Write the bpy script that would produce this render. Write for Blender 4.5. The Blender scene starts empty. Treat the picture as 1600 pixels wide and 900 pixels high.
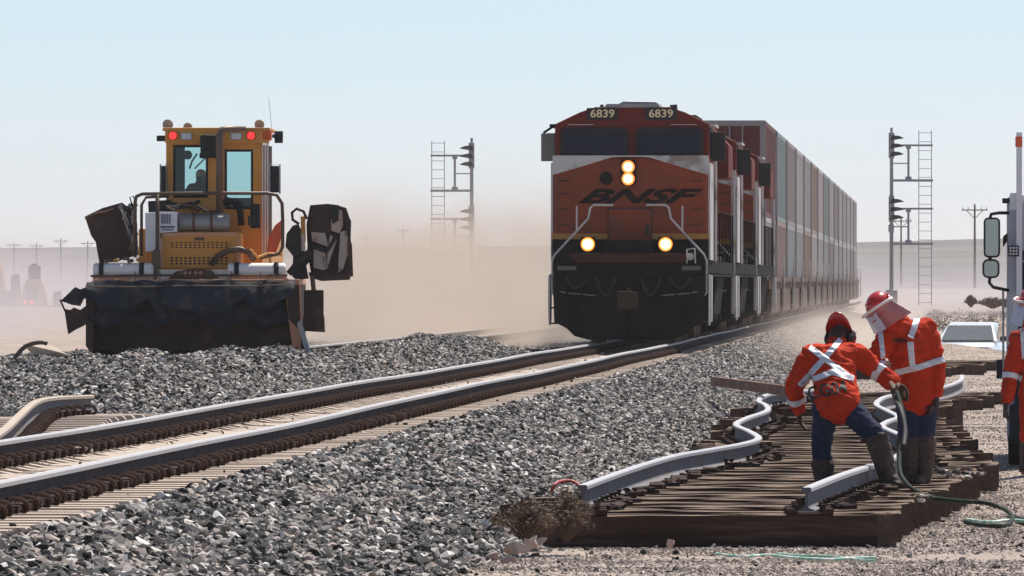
import bpy, bmesh, math, random
import numpy as np
from mathutils import Vector, Matrix, noise
from mathutils.bvhtree import BVHTree
R = random.Random(7)
sc = bpy.context.scene
C = sc.collection
rad = math.radians

# ------------------------------------------------------------------ camera, sky, sun
F = 13800.0      # focal length in photo pixels (1600 wide)
HC = 1.9         # camera height over the service road
cam_d = bpy.data.cameras.new('camera')
cam = bpy.data.objects.new('camera', cam_d); C.objects.link(cam); sc.camera = cam
cam_d.sensor_width = 36; cam_d.lens = F/1600*36
cam_d.clip_start = 1; cam_d.clip_end = 20000
cam.location = (0, 0, HC)
cam.rotation_euler = (rad(90)-math.atan(10/F), 0, 0)

SUN_EL, SUN_AZ = rad(58), rad(26)      # azimuth from +Y (view direction) towards +X
w = bpy.data.worlds.new('World'); sc.world = w; w.use_nodes = True
nt = w.node_tree; nt.nodes.clear()
sky = nt.nodes.new('ShaderNodeTexSky'); sky.sky_type = 'NISHITA'; sky.sun_disc = False
sky.sun_elevation = SUN_EL; sky.sun_rotation = SUN_AZ
sky.altitude = 1200; sky.air_density = 1.0; sky.dust_density = 1.0; sky.ozone_density = 1.0
bg = nt.nodes.new('ShaderNodeBackground'); bg.inputs[1].default_value = 0.092
wo = nt.nodes.new('ShaderNodeOutputWorld')
tcw = nt.nodes.new('ShaderNodeTexCoord'); sx_ = nt.nodes.new('ShaderNodeSeparateXYZ'); rp_ = nt.nodes.new('ShaderNodeValToRGB'); mw = nt.nodes.new('ShaderNodeMix')
mw.data_type = 'RGBA'; mw.blend_type = 'MULTIPLY'; mw.inputs['Factor'].default_value = 1; mw.clamp_result = False
mrw = nt.nodes.new('ShaderNodeMapRange'); mrw.inputs[1].default_value = -.01; mrw.inputs[2].default_value = .6     # sine of the elevation
nt.links.new(tcw.outputs['Generated'], sx_.inputs[0]); nt.links.new(sx_.outputs[2], mrw.inputs[0]); nt.links.new(mrw.outputs[0], rp_.inputs[0])
e_ = rp_.color_ramp.elements; e_[0].position = .014; e_[0].color = (.95,.98,1.34,1); e_[1].position = 1; e_[1].color = (1.0,.92,.84,1)
for p_, c_ in ((.035,(.85,.94,1.27,1)), (.068,(.76,.90,1.16,1)), (.25,(.84,.88,.95,1))): q_ = e_.new(p_); q_.color = c_
nt.links.new(sky.outputs[0], mw.inputs['A']); nt.links.new(rp_.outputs[0], mw.inputs['B'])
nt.links.new(mw.outputs['Result'], bg.inputs[0]); nt.links.new(bg.outputs[0], wo.inputs[0])
sd = bpy.data.lights.new('sun', 'SUN'); sd.energy = 5.0; sd.angle = rad(0.5); sd.color = (1, .95, .87)
sun = bpy.data.objects.new('sun', sd); C.objects.link(sun)
sv = Vector((math.sin(SUN_AZ)*math.cos(SUN_EL), math.cos(SUN_AZ)*math.cos(SUN_EL), math.sin(SUN_EL)))
sun.rotation_euler = sv.to_track_quat('Z', 'Y').to_euler(); sun.location = (40, 40, 80)
sc.view_settings.view_transform = 'Standard'; sc.view_settings.look = 'None'
sc.view_settings.exposure = 0.30; sc.view_settings.gamma = 1
sc.render.engine = 'CYCLES'
sc.cycles.use_denoising = True
sc.cycles.max_bounces = 6; sc.cycles.volume_bounces = 1; sc.cycles.diffuse_bounces = 3
sc.cycles.transparent_max_bounces = 16
sc.cycles.volume_step_rate = 1.3; sc.cycles.volume_max_steps = 48
sc.cycles.sample_clamp_indirect = 6

# ------------------------------------------------------------------ materials
def rgba(c): return (c[0], c[1], c[2], 1)
def mat(name, col, rough=.6, metal=0, var=.2, scale=6, col2=None, mask=(.52, .64), bump=0, bscale=40, coat=0, stretch=(1,1,1), spec=.5):
    """base colour with fine variation, optional second colour (dust, rust, wear) in patches, fine relief"""
    m = bpy.data.materials.new(name); m.use_nodes = True
    n = m.node_tree.nodes; l = m.node_tree.links; b = n['Principled BSDF']
    tc = n.new('ShaderNodeTexCoord'); mp = n.new('ShaderNodeMapping'); mp.inputs['Scale'].default_value = stretch
    l.new(tc.outputs['Object'], mp.inputs[0])
    nz = n.new('ShaderNodeTexNoise'); nz.inputs['Scale'].default_value = scale; nz.inputs['Detail'].default_value = 6
    l.new(mp.outputs[0], nz.inputs['Vector'])
    mx = n.new('ShaderNodeMix'); mx.data_type = 'RGBA'
    mx.inputs['A'].default_value = rgba([c*(1-var) for c in col]); mx.inputs['B'].default_value = rgba([min(1, c*(1+var)) for c in col])
    l.new(nz.outputs[0], mx.inputs['Factor']); out = mx.outputs['Result']
    if col2:
        n2 = n.new('ShaderNodeTexNoise'); n2.inputs['Scale'].default_value = scale*.6; n2.inputs['Detail'].default_value = 8; n2.inputs['Roughness'].default_value = .7
        l.new(mp.outputs[0], n2.inputs['Vector'])
        mr = n.new('ShaderNodeMapRange'); mr.inputs[1].default_value = mask[0]; mr.inputs[2].default_value = mask[1]
        l.new(n2.outputs[0], mr.inputs[0])
        m2 = n.new('ShaderNodeMix'); m2.data_type = 'RGBA'; m2.inputs['B'].default_value = rgba(col2)
        l.new(mr.outputs[0], m2.inputs['Factor']); l.new(out, m2.inputs['A']); out = m2.outputs['Result']
    l.new(out, b.inputs['Base Color'])
    b.inputs['Roughness'].default_value = rough; b.inputs['Metallic'].default_value = metal
    b.inputs['Specular IOR Level'].default_value = spec
    b.inputs['Coat Weight'].default_value = coat
    if bump:
        n3 = n.new('ShaderNodeTexNoise'); n3.inputs['Scale'].default_value = bscale; n3.inputs['Detail'].default_value = 5
        l.new(mp.outputs[0], n3.inputs['Vector'])
        bp = n.new('ShaderNodeBump'); bp.inputs['Strength'].default_value = bump; bp.inputs['Distance'].default_value = .03
        l.new(n3.outputs[0], bp.inputs['Height']); l.new(bp.outputs[0], b.inputs['Normal'])
    return m
def glow(name, col, strength):
    m = bpy.data.materials.new(name); m.use_nodes = True; b = m.node_tree.nodes['Principled BSDF']
    b.inputs['Base Color'].default_value = rgba(col); b.inputs['Emission Color'].default_value = rgba(col)
    b.inputs['Emission Strength'].default_value = strength; return m
def stone_mat(name, stops, rough=.85):
    m = bpy.data.materials.new(name); m.use_nodes = True
    n = m.node_tree.nodes; l = m.node_tree.links; b = n['Principled BSDF']
    oi = n.new('ShaderNodeObjectInfo'); cr = n.new('ShaderNodeValToRGB'); cr.color_ramp.interpolation = 'CONSTANT'
    e = cr.color_ramp.elements
    while len(e) < len(stops): e.new(.5)
    for i, (p, c) in enumerate(stops): e[i].position = p; e[i].color = rgba(c)
    l.new(oi.outputs['Random'], cr.inputs[0])
    tc = n.new('ShaderNodeTexCoord'); nz = n.new('ShaderNodeTexNoise'); nz.inputs['Scale'].default_value = 2.2; nz.inputs['Detail'].default_value = 4
    l.new(tc.outputs['Object'], nz.inputs['Vector'])
    mr = n.new('ShaderNodeMapRange'); mr.inputs[3].default_value = .6; mr.inputs[4].default_value = 1.4; l.new(nz.outputs[0], mr.inputs[0])
    mx = n.new('ShaderNodeMix'); mx.data_type = 'RGBA'; mx.blend_type = 'MULTIPLY'; mx.inputs['Factor'].default_value = 1
    wm = n.new('ShaderNodeMix'); wm.data_type = 'RGBA'; wm.blend_type = 'MULTIPLY'; wm.inputs['Factor'].default_value = 1; wm.inputs['B'].default_value = (1.01,1,.97,1); l.new(cr.outputs[0], wm.inputs['A']); l.new(wm.outputs['Result'], mx.inputs['A']); l.new(mr.outputs[0], mx.inputs['B'])
    l.new(mx.outputs['Result'], b.inputs['Base Color']); b.inputs['Roughness'].default_value = rough
    return m
M = dict(
 ballast=stone_mat('ballast_stone', [(0,(.02,.02,.02)),(.22,(.055,.055,.055)),(.42,(.13,.125,.12)),(.54,(.3,.265,.25)),(.72,(.38,.31,.28)),(.84,(.5,.46,.43)),(.93,(.68,.65,.63))]),
 gravel=stone_mat('gravel_bit', [(0,(.17,.145,.13)),(.15,(.28,.23,.2)),(.5,(.4,.33,.29)),(.75,(.5,.42,.37)),(.92,(.62,.56,.5))]),
 bed=mat('ballast_underlay', (.19,.175,.165), .95, var=.5, scale=14, col2=(.3,.26,.23), bump=1, bscale=18),
 dirt=mat('dusty_dirt', (.31,.24,.20), .95, var=.3, scale=1.3, col2=(.42,.34,.29), mask=(.45,.7), bump=.8, bscale=14),
 dust=mat('dusty_bed', (.46,.375,.31), .95, var=.3, scale=5, col2=(.26,.21,.18), mask=(.6,.68), bump=.9, bscale=22),
 rail=mat('rail_steel_side', (.075,.072,.08), 1, 0, var=.25, scale=4, col2=(.13,.10,.085), mask=(.58,.75), spec=0),
 railtop=mat('rail_running_surface', (.43,.41,.41), .6, .1, var=.12, scale=9),
 oldrail=mat('old_rail_grey', (.18,.175,.185), .8, 0, var=.2, scale=3, col2=(.20,.13,.09), mask=(.5,.68), spec=.15),
 oldtop=mat('old_rail_head', (.42,.41,.43), .6, .1, var=.1, scale=5),
 rusty=mat('rusty_steel', (.13,.07,.045), .8, .2, var=.4, scale=12, col2=(.26,.17,.12), mask=(.55,.7)),
 clip=mat('rusty_clip', (.05,.03,.024), .8, 0, spec=.1, var=.4, scale=30, col2=(.16,.1,.08), mask=(.6,.7)),
 concrete=mat('dusty_concrete', (.52,.43,.36), .95, var=.2, scale=7, col2=(.36,.3,.255), mask=(.52,.68), bump=.5, spec=.1),
 woodlit=mat('sunlit_tie_top', (.27,.2,.155), .95, var=.35, scale=6, col2=(.12,.085,.065), mask=(.5,.64), spec=.1, bump=1.0, bscale=30, stretch=(.25,3,3)),  # sunlight on sleeper tops and end caps, put into the wood colour
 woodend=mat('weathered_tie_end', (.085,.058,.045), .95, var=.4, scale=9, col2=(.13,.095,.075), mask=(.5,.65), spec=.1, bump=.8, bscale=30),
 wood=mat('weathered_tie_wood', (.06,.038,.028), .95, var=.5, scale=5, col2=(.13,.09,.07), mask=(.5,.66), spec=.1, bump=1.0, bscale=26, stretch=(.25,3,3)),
 orange=mat('loco_orange_paint', (.27,.050,.017), .6, 0, var=.15, scale=2.5, col2=(.15,.045,.028), mask=(.46,.72), coat=.0, spec=.2),
 redroof=mat('loco_dull_red', (.17,.026,.018), .7, 0, var=.2, scale=2.5, col2=(.11,.03,.022), mask=(.5,.75), spec=.15),
 lblack=mat('loco_black_dusty', (.014,.011,.011), .9, 0, var=.4, scale=3, col2=(.045,.032,.027), mask=(.56,.8), spec=.08),
 lwhite=mat('loco_white_paint', (.56,.54,.52), .6, 0, var=.15, scale=3, col2=(.27,.22,.19), mask=(.52,.66)),
 lyellow=mat('loco_yellow_stripe', (.45,.2,.02), .5, var=.15),
 letter=mat('dark_green_lettering', (.016,.010,.010), .7, var=.1, spec=.1),
 digits=mat('cream_digits', (.85,.7,.4), .5, var=.05),
 black=mat('matt_black', (.015,.015,.017), .7, var=.3),
 glass=mat('dark_cab_glass', (.006,.010,.030), .15, 0, var=.3, scale=2, spec=.18),
 ry=mat('regulator_yellow_orange', (.72,.31,.045), .5, 0, var=.15, scale=3, col2=(.5,.25,.09), mask=(.52,.72)),
 ro=mat('regulator_dusty_orange', (.62,.28,.15), .6, 0, var=.2, scale=4, col2=(.6,.42,.32), mask=(.48,.66)),
 rcream=mat('regulator_cream_plate', (.7,.6,.48), .6, var=.15, scale=4),
 tank=mat('dusty_white_tank', (.85,.78,.72), .6, var=.1, scale=6, col2=(.55,.44,.38), mask=(.58,.7)),
 pipe=mat('brown_guard_pipe', (.10,.06,.04), .5, .2, var=.3, scale=9),
 rbox=mat('white_box_panel', (.75,.75,.76), .5, var=.06, scale=4),
 rubber=mat('dusty_rubber_sheet', (.022,.025,.034), .7, 0, var=.4, scale=4, col2=(.085,.075,.07), mask=(.5,.7), bump=.5, bscale=9, spec=.25),
 bladebrown=mat('worn_brown_blade', (.06,.035,.030), .7, 0, var=.35, scale=3, spec=.2, col2=(.13,.08,.06), mask=(.56,.7)),
 bladetan=mat('dusty_tan_blade', (.42,.33,.28), .8, 0, var=.2, scale=5, col2=(.14,.1,.09), mask=(.55,.62)),
 steel=mat('grey_steel', (.3,.29,.29), .5, .5, var=.2),
 galv=mat('galvanised_steel', (.30,.30,.32), .6, .3, var=.2),
 mirror=mat('mirror_face', (.3,.33,.32), .1, .9, var=.1),
 hivis=mat('hivis_orange_cloth', (.56,.038,.009), .85, var=.2, scale=7, col2=(.30,.028,.012), mask=(.5,.72), bump=.6, bscale=22, spec=.15),
 reflect=mat('silver_reflective_tape', (.68,.7,.74), .45, .1, var=.1, scale=30),
 denim=mat('dark_denim', (.02,.03,.065), .85, var=.35, scale=9, col2=(.06,.06,.08), mask=(.6,.7), bump=.3, bscale=18, spec=.2),
 boot=mat('dusty_brown_leather', (.055,.034,.027), .8, var=.35, scale=10, col2=(.14,.10,.085), mask=(.52,.66)),
 glove=mat('dark_work_glove', (.055,.035,.025), .85, var=.3, scale=20),
 skin=mat('skin', (.38,.2,.14), .6, var=.08),
 hardhat=mat('red_hard_hat', (.5,.02,.015), .25, var=.06, scale=4, coat=.6),
 cardark=mat('car_dark_glass', (.16,.18,.19), .08, var=.2, spec=1),
 carwhite=mat('white_car_paint', (.8,.81,.84), .3, var=.04, coat=.6),
 truckgrey=mat('truck_pale_grey', (.48,.51,.56), .45, var=.08, scale=4, col2=(.28,.28,.3), mask=(.6,.75)),
 truckwhite=mat('truck_white', (.75,.76,.78), .4, var=.05),
 safetyorange=mat('safety_orange', (.75,.12,.03), .5, var=.06),
 beam=mat('reddish_beam', (.2,.11,.08), .9, var=.35, scale=3, col2=(.3,.22,.17), mask=(.52,.65), stretch=(.3,1,3), spec=.1),
 hosedark=mat('dark_green_hose', (.022,.035,.026), .8, var=.4, scale=6, spec=.15, col2=(.11,.10,.07), mask=(.58,.66)),
 tyre=mat('tyre_rubber', (.03,.028,.027), .85, var=.3, scale=12),
 shrub=mat('dry_shrub', (.14,.095,.06), .95, var=.4, scale=14),
 scrub=mat('desert_scrub', (.085,.065,.042), .95, var=.4, scale=3),
 ridge=mat('ridge_ground', (.10,.085,.08), .95, var=.3, scale=.02, col2=(.17,.14,.125), mask=(.45,.65)),
 hose=mat('green_rubber_hose', (.05,.13,.08), .5, var=.25, scale=12, col2=(.3,.28,.2), mask=(.62,.7)),
 redhose=mat('red_rubber_hose', (.4,.03,.03), .5, var=.2),
 rope=mat('pale_green_rope', (.25,.5,.38), .7, var=.5, scale=9, col2=(.72,.78,.7), mask=(.5,.55)),
 bag=mat('pale_blue_plastic_bag', (.6,.68,.8), .4, var=.1, scale=5),
 amber=glow('ditch_lamp_glow', (1,.74,.30), 1.7), amber2=glow('headlamp_glow', (1,.74,.30), 1.9), bulb=glow('lamp_bulb', (1,.9,.7), 14), bowl=glow('lamp_halo_glow', (1,.30,.04), 1.1),
 red=glow('red_marker_glow', (1,.02,.02), 2.2), lens=mat('lamp_lens', (.6,.62,.62), .2, var=.1),
)
def tglass(name, tint, alpha=.5):
    m = bpy.data.materials.new(name); m.use_nodes = True; n = m.node_tree.nodes; l = m.node_tree.links; n.clear()
    tr = n.new('ShaderNodeBsdfTransparent'); tr.inputs[0].default_value = rgba(tint)
    gl = n.new('ShaderNodeBsdfGlossy'); gl.inputs['Roughness'].default_value = .08
    fr = n.new('ShaderNodeFresnel'); fr.inputs[0].default_value = 1.45
    mx = n.new('ShaderNodeMixShader'); o = n.new('ShaderNodeOutputMaterial')
    l.new(fr.outputs[0], mx.inputs[0]); l.new(tr.outputs[0], mx.inputs[1]); l.new(gl.outputs[0], mx.inputs[2]); l.new(mx.outputs[0], o.inputs[0])
    return m
M['cabglass'] = tglass('tinted_cab_glass', (.62,.82,.84)); M['shield'] = mat('tinted_face_shield', (.5,.2,.2), .15, var=.1)
def shield_mat():
    m = M['shield']; n = m.node_tree.nodes; b = n['Principled BSDF']; b.inputs['Alpha'].default_value = .78; b.inputs['Base Color'].default_value = (.50,.11,.11,1)
shield_mat()
M['hood'] = mat('dark_neck_cloth', (.05,.025,.018), .9, var=.3, scale=12)
M['flap'] = mat('clear_visor', (.72,.76,.86), .2, var=.05); M['flap'].node_tree.nodes['Principled BSDF'].inputs['Alpha'].default_value = .65

# ------------------------------------------------------------------ mesh builder
class MB:
    def __init__(s): s.v = []; s.f = []; s.m = []
    def add(s, vs, fs, mi=0):
        o = len(s.v); s.v += [tuple(v) for v in vs]; s.f += [tuple(i+o for i in f) for f in fs]; s.m += [mi]*len(fs); return s
    def box(s, x0, x1, y0, y1, z0, z1, mi=0, T=None):
        vs = [Vector((x, y, z)) for z in (z0, z1) for x, y in ((x0,y0),(x1,y0),(x1,y1),(x0,y1))]
        if T: vs = [T @ v for v in vs]
        return s.add(vs, [(3,2,1,0),(4,5,6,7),(0,1,5,4),(1,2,6,5),(2,3,7,6),(3,0,4,7)], mi)
    def prism(s, poly, a0, a1, axis='y', mi=0):
        """polygon (pairs) extruded along an axis. y: poly is (x,z); x: poly is (y,z); z: poly is (x,y)"""
        def q(p, a): return {'y': (p[0], a, p[1]), 'x': (a, p[0], p[1]), 'z': (p[0], p[1], a)}[axis]
        n = len(poly); vs = [q(p, a0) for p in poly]+[q(p, a1) for p in poly]
        fs = [tuple(range(n))[::-1], tuple(range(n, 2*n))]+[(i, (i+1) % n, n+(i+1) % n, n+i) for i in range(n)]
        return s.add(vs, fs, mi)
    def cyl(s, p0, p1, r0, r1=None, n=12, mi=0, caps=True):
        r1 = r0 if r1 is None else r1; p0 = Vector(p0); p1 = Vector(p1); d = (p1-p0).normalized()
        a = d.orthogonal().normalized(); b = d.cross(a)
        vs = [p+(a*math.cos(t)+b*math.sin(t))*r for p, r in ((p0,r0),(p1,r1)) for t in [2*math.pi*i/n for i in range(n)]]
        fs = [(i, (i+1) % n, n+(i+1) % n, n+i) for i in range(n)]
        if caps: fs += [tuple(range(n))[::-1], tuple(range(n, 2*n))]
        return s.add(vs, fs, mi)
    def tube(s, pts, r, n=8, mi=0, closed=False):
        pts = [Vector(p) for p in pts]; N = len(pts); vs = []; a = None
        for i, p in enumerate(pts):
            d = (pts[min(i+1, N-1)]-pts[max(i-1, 0)]).normalized()
            a = d.orthogonal().normalized() if a is None else (a-d*a.dot(d)).normalized()
            b = d.cross(a); rr = r[i] if isinstance(r, (list, tuple)) else r
            vs += [p+(a*math.cos(2*math.pi*k/n)+b*math.sin(2*math.pi*k/n))*rr for k in range(n)]
        fs = [(i*n+k, i*n+(k+1) % n, (i+1)*n+(k+1) % n, (i+1)*n+k) for i in range(N-1) for k in range(n)]
        fs += [tuple(range(n))[::-1], tuple(range((N-1)*n, N*n))]
        return s.add(vs, fs, mi)
    def blob(s, p0, p1, r0, r1, side=None, flat=1.0, n=12, mi=0):
        """capsule from p0 to p1, r along 'side', r*flat across"""
        p0 = Vector(p0); p1 = Vector(p1); d = p1-p0; L = d.length; d = d.normalized() if L > 1e-5 else Vector((0,0,1))
        a = Vector(side) if side else d.orthogonal(); a = (a-d*a.dot(d)).normalized(); b = d.cross(a)
        rings = [(-1,.0),(-.8,.6),(-.45,.89),(0,1)]; vs = []
        prof = [(p0+d*r0*t*flat**.5, r0*k) for t, k in rings]+[(p1-d*r1*t*flat**.5, r1*k) for t, k in rings[::-1]]
        for c, r in prof:
            r = max(r, 1e-4); vs += [c+(a*math.cos(2*math.pi*k/n)+b*math.sin(2*math.pi*k/n)*flat)*r for k in range(n)]
        N = len(prof); fs = [(i*n+k, i*n+(k+1) % n, (i+1)*n+(k+1) % n, (i+1)*n+k) for i in range(N-1) for k in range(n)]
        fs += [tuple(range(n))[::-1], tuple(range((N-1)*n, N*n))]
        return s.add(vs, fs, mi)
    def mesh(s, name, mats, smooth=False):
        me = bpy.data.meshes.new(name); me.from_pydata(s.v, [], s.f)
        for m in (mats if isinstance(mats, (list, tuple)) else [mats]): me.materials.append(m)
        me.polygons.foreach_set('material_index', s.m)
        if smooth: me.polygons.foreach_set('use_smooth', [True]*len(s.f))
        me.update(); return me
    def build(s, name, mats, parent=None, smooth=False, bevel=0):
        o = bpy.data.objects.new(name, s.mesh(name, mats, smooth)); C.objects.link(o)
        if parent: o.parent = parent
        if bevel:
            b = o.modifiers.new('bevel', 'BEVEL'); b.width = bevel; b.segments = 2; b.limit_method = 'ANGLE'
        return o
def obj(name, me, parent=None, loc=None):
    o = bpy.data.objects.new(name, me); C.objects.link(o)
    if parent: o.parent = parent
    if loc: o.location = loc
    return o
def tag(o, label=None, cat=None, group=None, kind=None):
    for k, v in (('label', label), ('category', cat), ('group', group), ('kind', kind)):
        if v: o[k] = v
    return o
def thing(name, label, cat, loc=(0,0,0), rz=0, group=None):
    o = bpy.data.objects.new(name, None); C.objects.link(o); o.location = loc; o.rotation_euler = (0,0,rz); o.empty_display_size = .3
    return tag(o, label, cat, group)
def copy_tree(o, parent=None):
    c = o.copy(); C.objects.link(c); c.parent = parent
    for ch in list(o.children): copy_tree(ch, c)
    return c
def P(px, py, D): return Vector(((px-800)*D/F, D, HC-(py-440)*D/F))
def text_mesh(txt, size, mats, extrude=.004, shear=0, bold=0, sx=1):
    cu = bpy.data.curves.new('t', 'FONT'); cu.body = txt; cu.size = size; cu.extrude = extrude; cu.shear = shear; cu.offset = bold
    cu.align_x = 'CENTER'; cu.align_y = 'CENTER'; cu.resolution_u = 3
    o = bpy.data.objects.new('t', cu); C.objects.link(o); bpy.context.view_layer.update()
    me = bpy.data.meshes.new_from_object(o.evaluated_get(bpy.context.evaluated_depsgraph_get()))
    C.objects.unlink(o); bpy.data.objects.remove(o); me.materials.clear(); me.materials.append(mats)
    for v in me.vertices: v.co.x *= sx
    return me
def face_cam(me, x, y, z):                       # text lying in XY -> standing, facing -Y
    for v in me.vertices: v.co = Vector((v.co.x+x, y-v.co.z, v.co.y+z))
    return me
def remesh(mb, voxel, smooth=4, mats=(), wr=0, wscale=9, seed=0):
    o = mb.build('tmp', list(mats)); r = o.modifiers.new('r', 'REMESH'); r.mode = 'VOXEL'; r.voxel_size = voxel
    s = o.modifiers.new('s', 'SMOOTH'); s.iterations = smooth; s.factor = .5
    bpy.context.view_layer.update()
    me = bpy.data.meshes.new_from_object(o.evaluated_get(bpy.context.evaluated_depsgraph_get()))
    C.objects.unlink(o); bpy.data.objects.remove(o)
    me.materials.clear()
    for m in mats: me.materials.append(m)
    me.polygons.foreach_set('use_smooth', [True]*len(me.polygons))
    me.polygons.foreach_set('material_index', [0]*len(me.polygons))
    if wr:
        ns = [v.normal.copy() for v in me.vertices]
        for v, nn in zip(me.vertices, ns):
            q = Vector(((v.co.x+v.co.z*.35)*wscale*.75+seed*3.1, v.co.y*wscale*.75, (v.co.z+v.co.x*.3)*wscale*1.7))
            k = noise.noise(q)+.5*noise.noise(q*2.3)
            v.co += nn*wr*(.8-2.0*abs(k))
    me.update(); return me
def stone_mesh(seed, mats, sub=1, flat=.7):
    rr = random.Random(seed); bm = bmesh.new()
    pts = []
    for k in range(11):
        v = Vector((rr.gauss(0,1), rr.gauss(0,1), rr.gauss(0,1))).normalized()*rr.uniform(.75, 1.1)
        pts.append(bm.verts.new((v.x*.5*1.15, v.y*.5, v.z*.5*flat)))
    bmesh.ops.convex_hull(bm, input=pts)
    for v in [v for v in bm.verts if not v.link_faces]: bm.verts.remove(v)
    me = bpy.data.meshes.new('stone'); bm.to_mesh(me); bm.free(); me.materials.append(mats); return me
# ------------------------------------------------------------------ lie of the land
def xc(D): return -3.82+.0518*(D-52.9) if D < 170 else 2.246+.049*(D-170)
def sm(a, b, x):
    t = max(0, min(1, (x-a)/(b-a))); return t*t*(3-2*t)
ZR = .70                                        # running surface of the main track
def zr(D): return ZR+.007*math.sin(D*.13+1)+.003*math.sin(D*.31)
def fn(x, y, s=1): return noise.noise(Vector((x*s, y*s, 3.7)))
def ground_h(X, D):
    u = X-xc(max(0, min(D, 900)))
    z = .42*(1-sm(1.2, 3.2, u))                                   # raised formation, left side stays level with it
    if u < -12: z += .0
    z += .05*fn(X, D, .22)+.018*fn(X, D, 1.1)
    if X > -1: z -= .05*sm(-.8, 0, X)*(1-sm(4.6, 5.4, X))*sm(60, 62, D)*(1-sm(112, 118, D))
    if u > 3.4 or D > 200:
        z += sm(130, 210, D)*.12*fn(X, D, .12)
    if u > 0:
        z -= .95*math.exp(-((X-14)/4.2)**2-((D-272)/26)**2)          # dip where the car is parked
        z += .24*math.exp(-((X-11.2)/1.5)**2-((D-232)/7)**2)         # spoil in front of it
        z += sm(340, 520, D)*(.35+.5*sm(18, 30, X))*sm(8, 20, u)
        z += .45*sm(330, 420, D)*sm(22, 27, X)*(1-sm(430, 470, D))
    return z
def heap_h(u, D):
    X = xc(D)+u; z = .47
    lump = .5+.5*fn(X*1.0, D*.28, 1.3)+.25*fn(X, D, 1.7)
    z += .43*math.exp(-((u+2.95)/.85)**2)*sm(89, 99, D)*(1-sm(163, 181, D))*(.62+.55*lump)
    z += .40*sm(-9.5, -7.5, u)*(1-sm(-4.2, -2.6, u))*sm(97, 112, D)*(1-sm(125.5, 128, D))*(.30+.95*lump)
    z += .30*(1-sm(-9, -7.5, u))*sm(90, 110, D)*(1-sm(118, 125, D))
    z += .05*fn(X, D, 2.2)
    z -= .25*(1-sm(84, 92, D))*(1-sm(-3.0, -2.0, u))
    return z
def shoulder_h(u, D):
    X = xc(D)+u
    z = .495 if u < 1.5 else .495-.295*(u-1.5)
    return z+.035*fn(X, D, 1.2)*sm(1.5, 2, u)+.02*fn(X, D, 3)*sm(1.5, 2, u)
def strip(name, us, Ds, h, m, fX=None):
    mb = MB(); nU = len(us)
    for D in Ds:
        for u in us:
            X = xc(max(0, min(D, 900)))+u; mb.v.append((X, D, h(u, D)))
    for j in range(len(Ds)-1):
        for i in range(nU-1): mb.f.append((j*nU+i, j*nU+i+1, (j+1)*nU+i+1, (j+1)*nU+i)); mb.m.append(0)
    return mb.build(name, m, None, True)
def rng(a, b, s):
    o = []; x = a
    while x < b-1e-6: o.append(x); x += s
    return o+[b]
def geo(a, b, k):
    o = []; x = a
    while x < b: x *= k; o.append(min(x, b))
    return o
us = [-x for x in geo(12, 2600, 1.22)][::-1]+rng(-12, 16, .4)+geo(16, 2600, 1.2)
Ds = [-80,-40,0,20]+rng(30, 300, 1.25)+geo(300, 5200, 1.025)
tag(strip('ground', us, Ds, lambda u, D: ground_h(xc(max(0, min(D, 900)))+u, D), M['dirt']), kind='structure')
bedm = tag(strip('track_bed', rng(-1.45, 1.45, .145), rng(-60, 250, .31), lambda u, D: .485+.018*fn(xc(D)+u, D, 2.5), M['dust']), kind='structure')
bank = strip('ballast_shoulder', rng(1.28, 4.64, .16), rng(-60, 420, .8), shoulder_h, M['bed']); tag(bank, kind='structure')
heap = strip('ballast_heap', rng(-11.5, -1.5, .2), rng(60, 220, .8), heap_h, M['bed']); tag(heap, kind='structure')

# distant ridge
mb = MB(); N = 240
for i in range(N+1):
    x = -900+1800*i/N
    hgt = 8.6+2.9*sm(-10, 160, x)+.35*fn(x, 0, .012)+.3*fn(x, 9, .05)
    for k, (dy, f) in enumerate(((-900,0),(-500,.32),(-180,.7),(0,1),(60,1),(900,.2))):
        mb.v.append((x*(1+dy/3200)*1.3, 2100+dy+60*fn(x, k, .006), -.3+(hgt+1.9)*f*1.0+.5*fn(x, dy, .02)*(f > 0)))
for i in range(N):
    for k in range(5): a = i*6+k; mb.f.append((a, a+6, a+7, a+1)); mb.m.append(0)
tag(mb.build('desert_ridge', M['ridge'], None, True), kind='structure')

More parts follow.
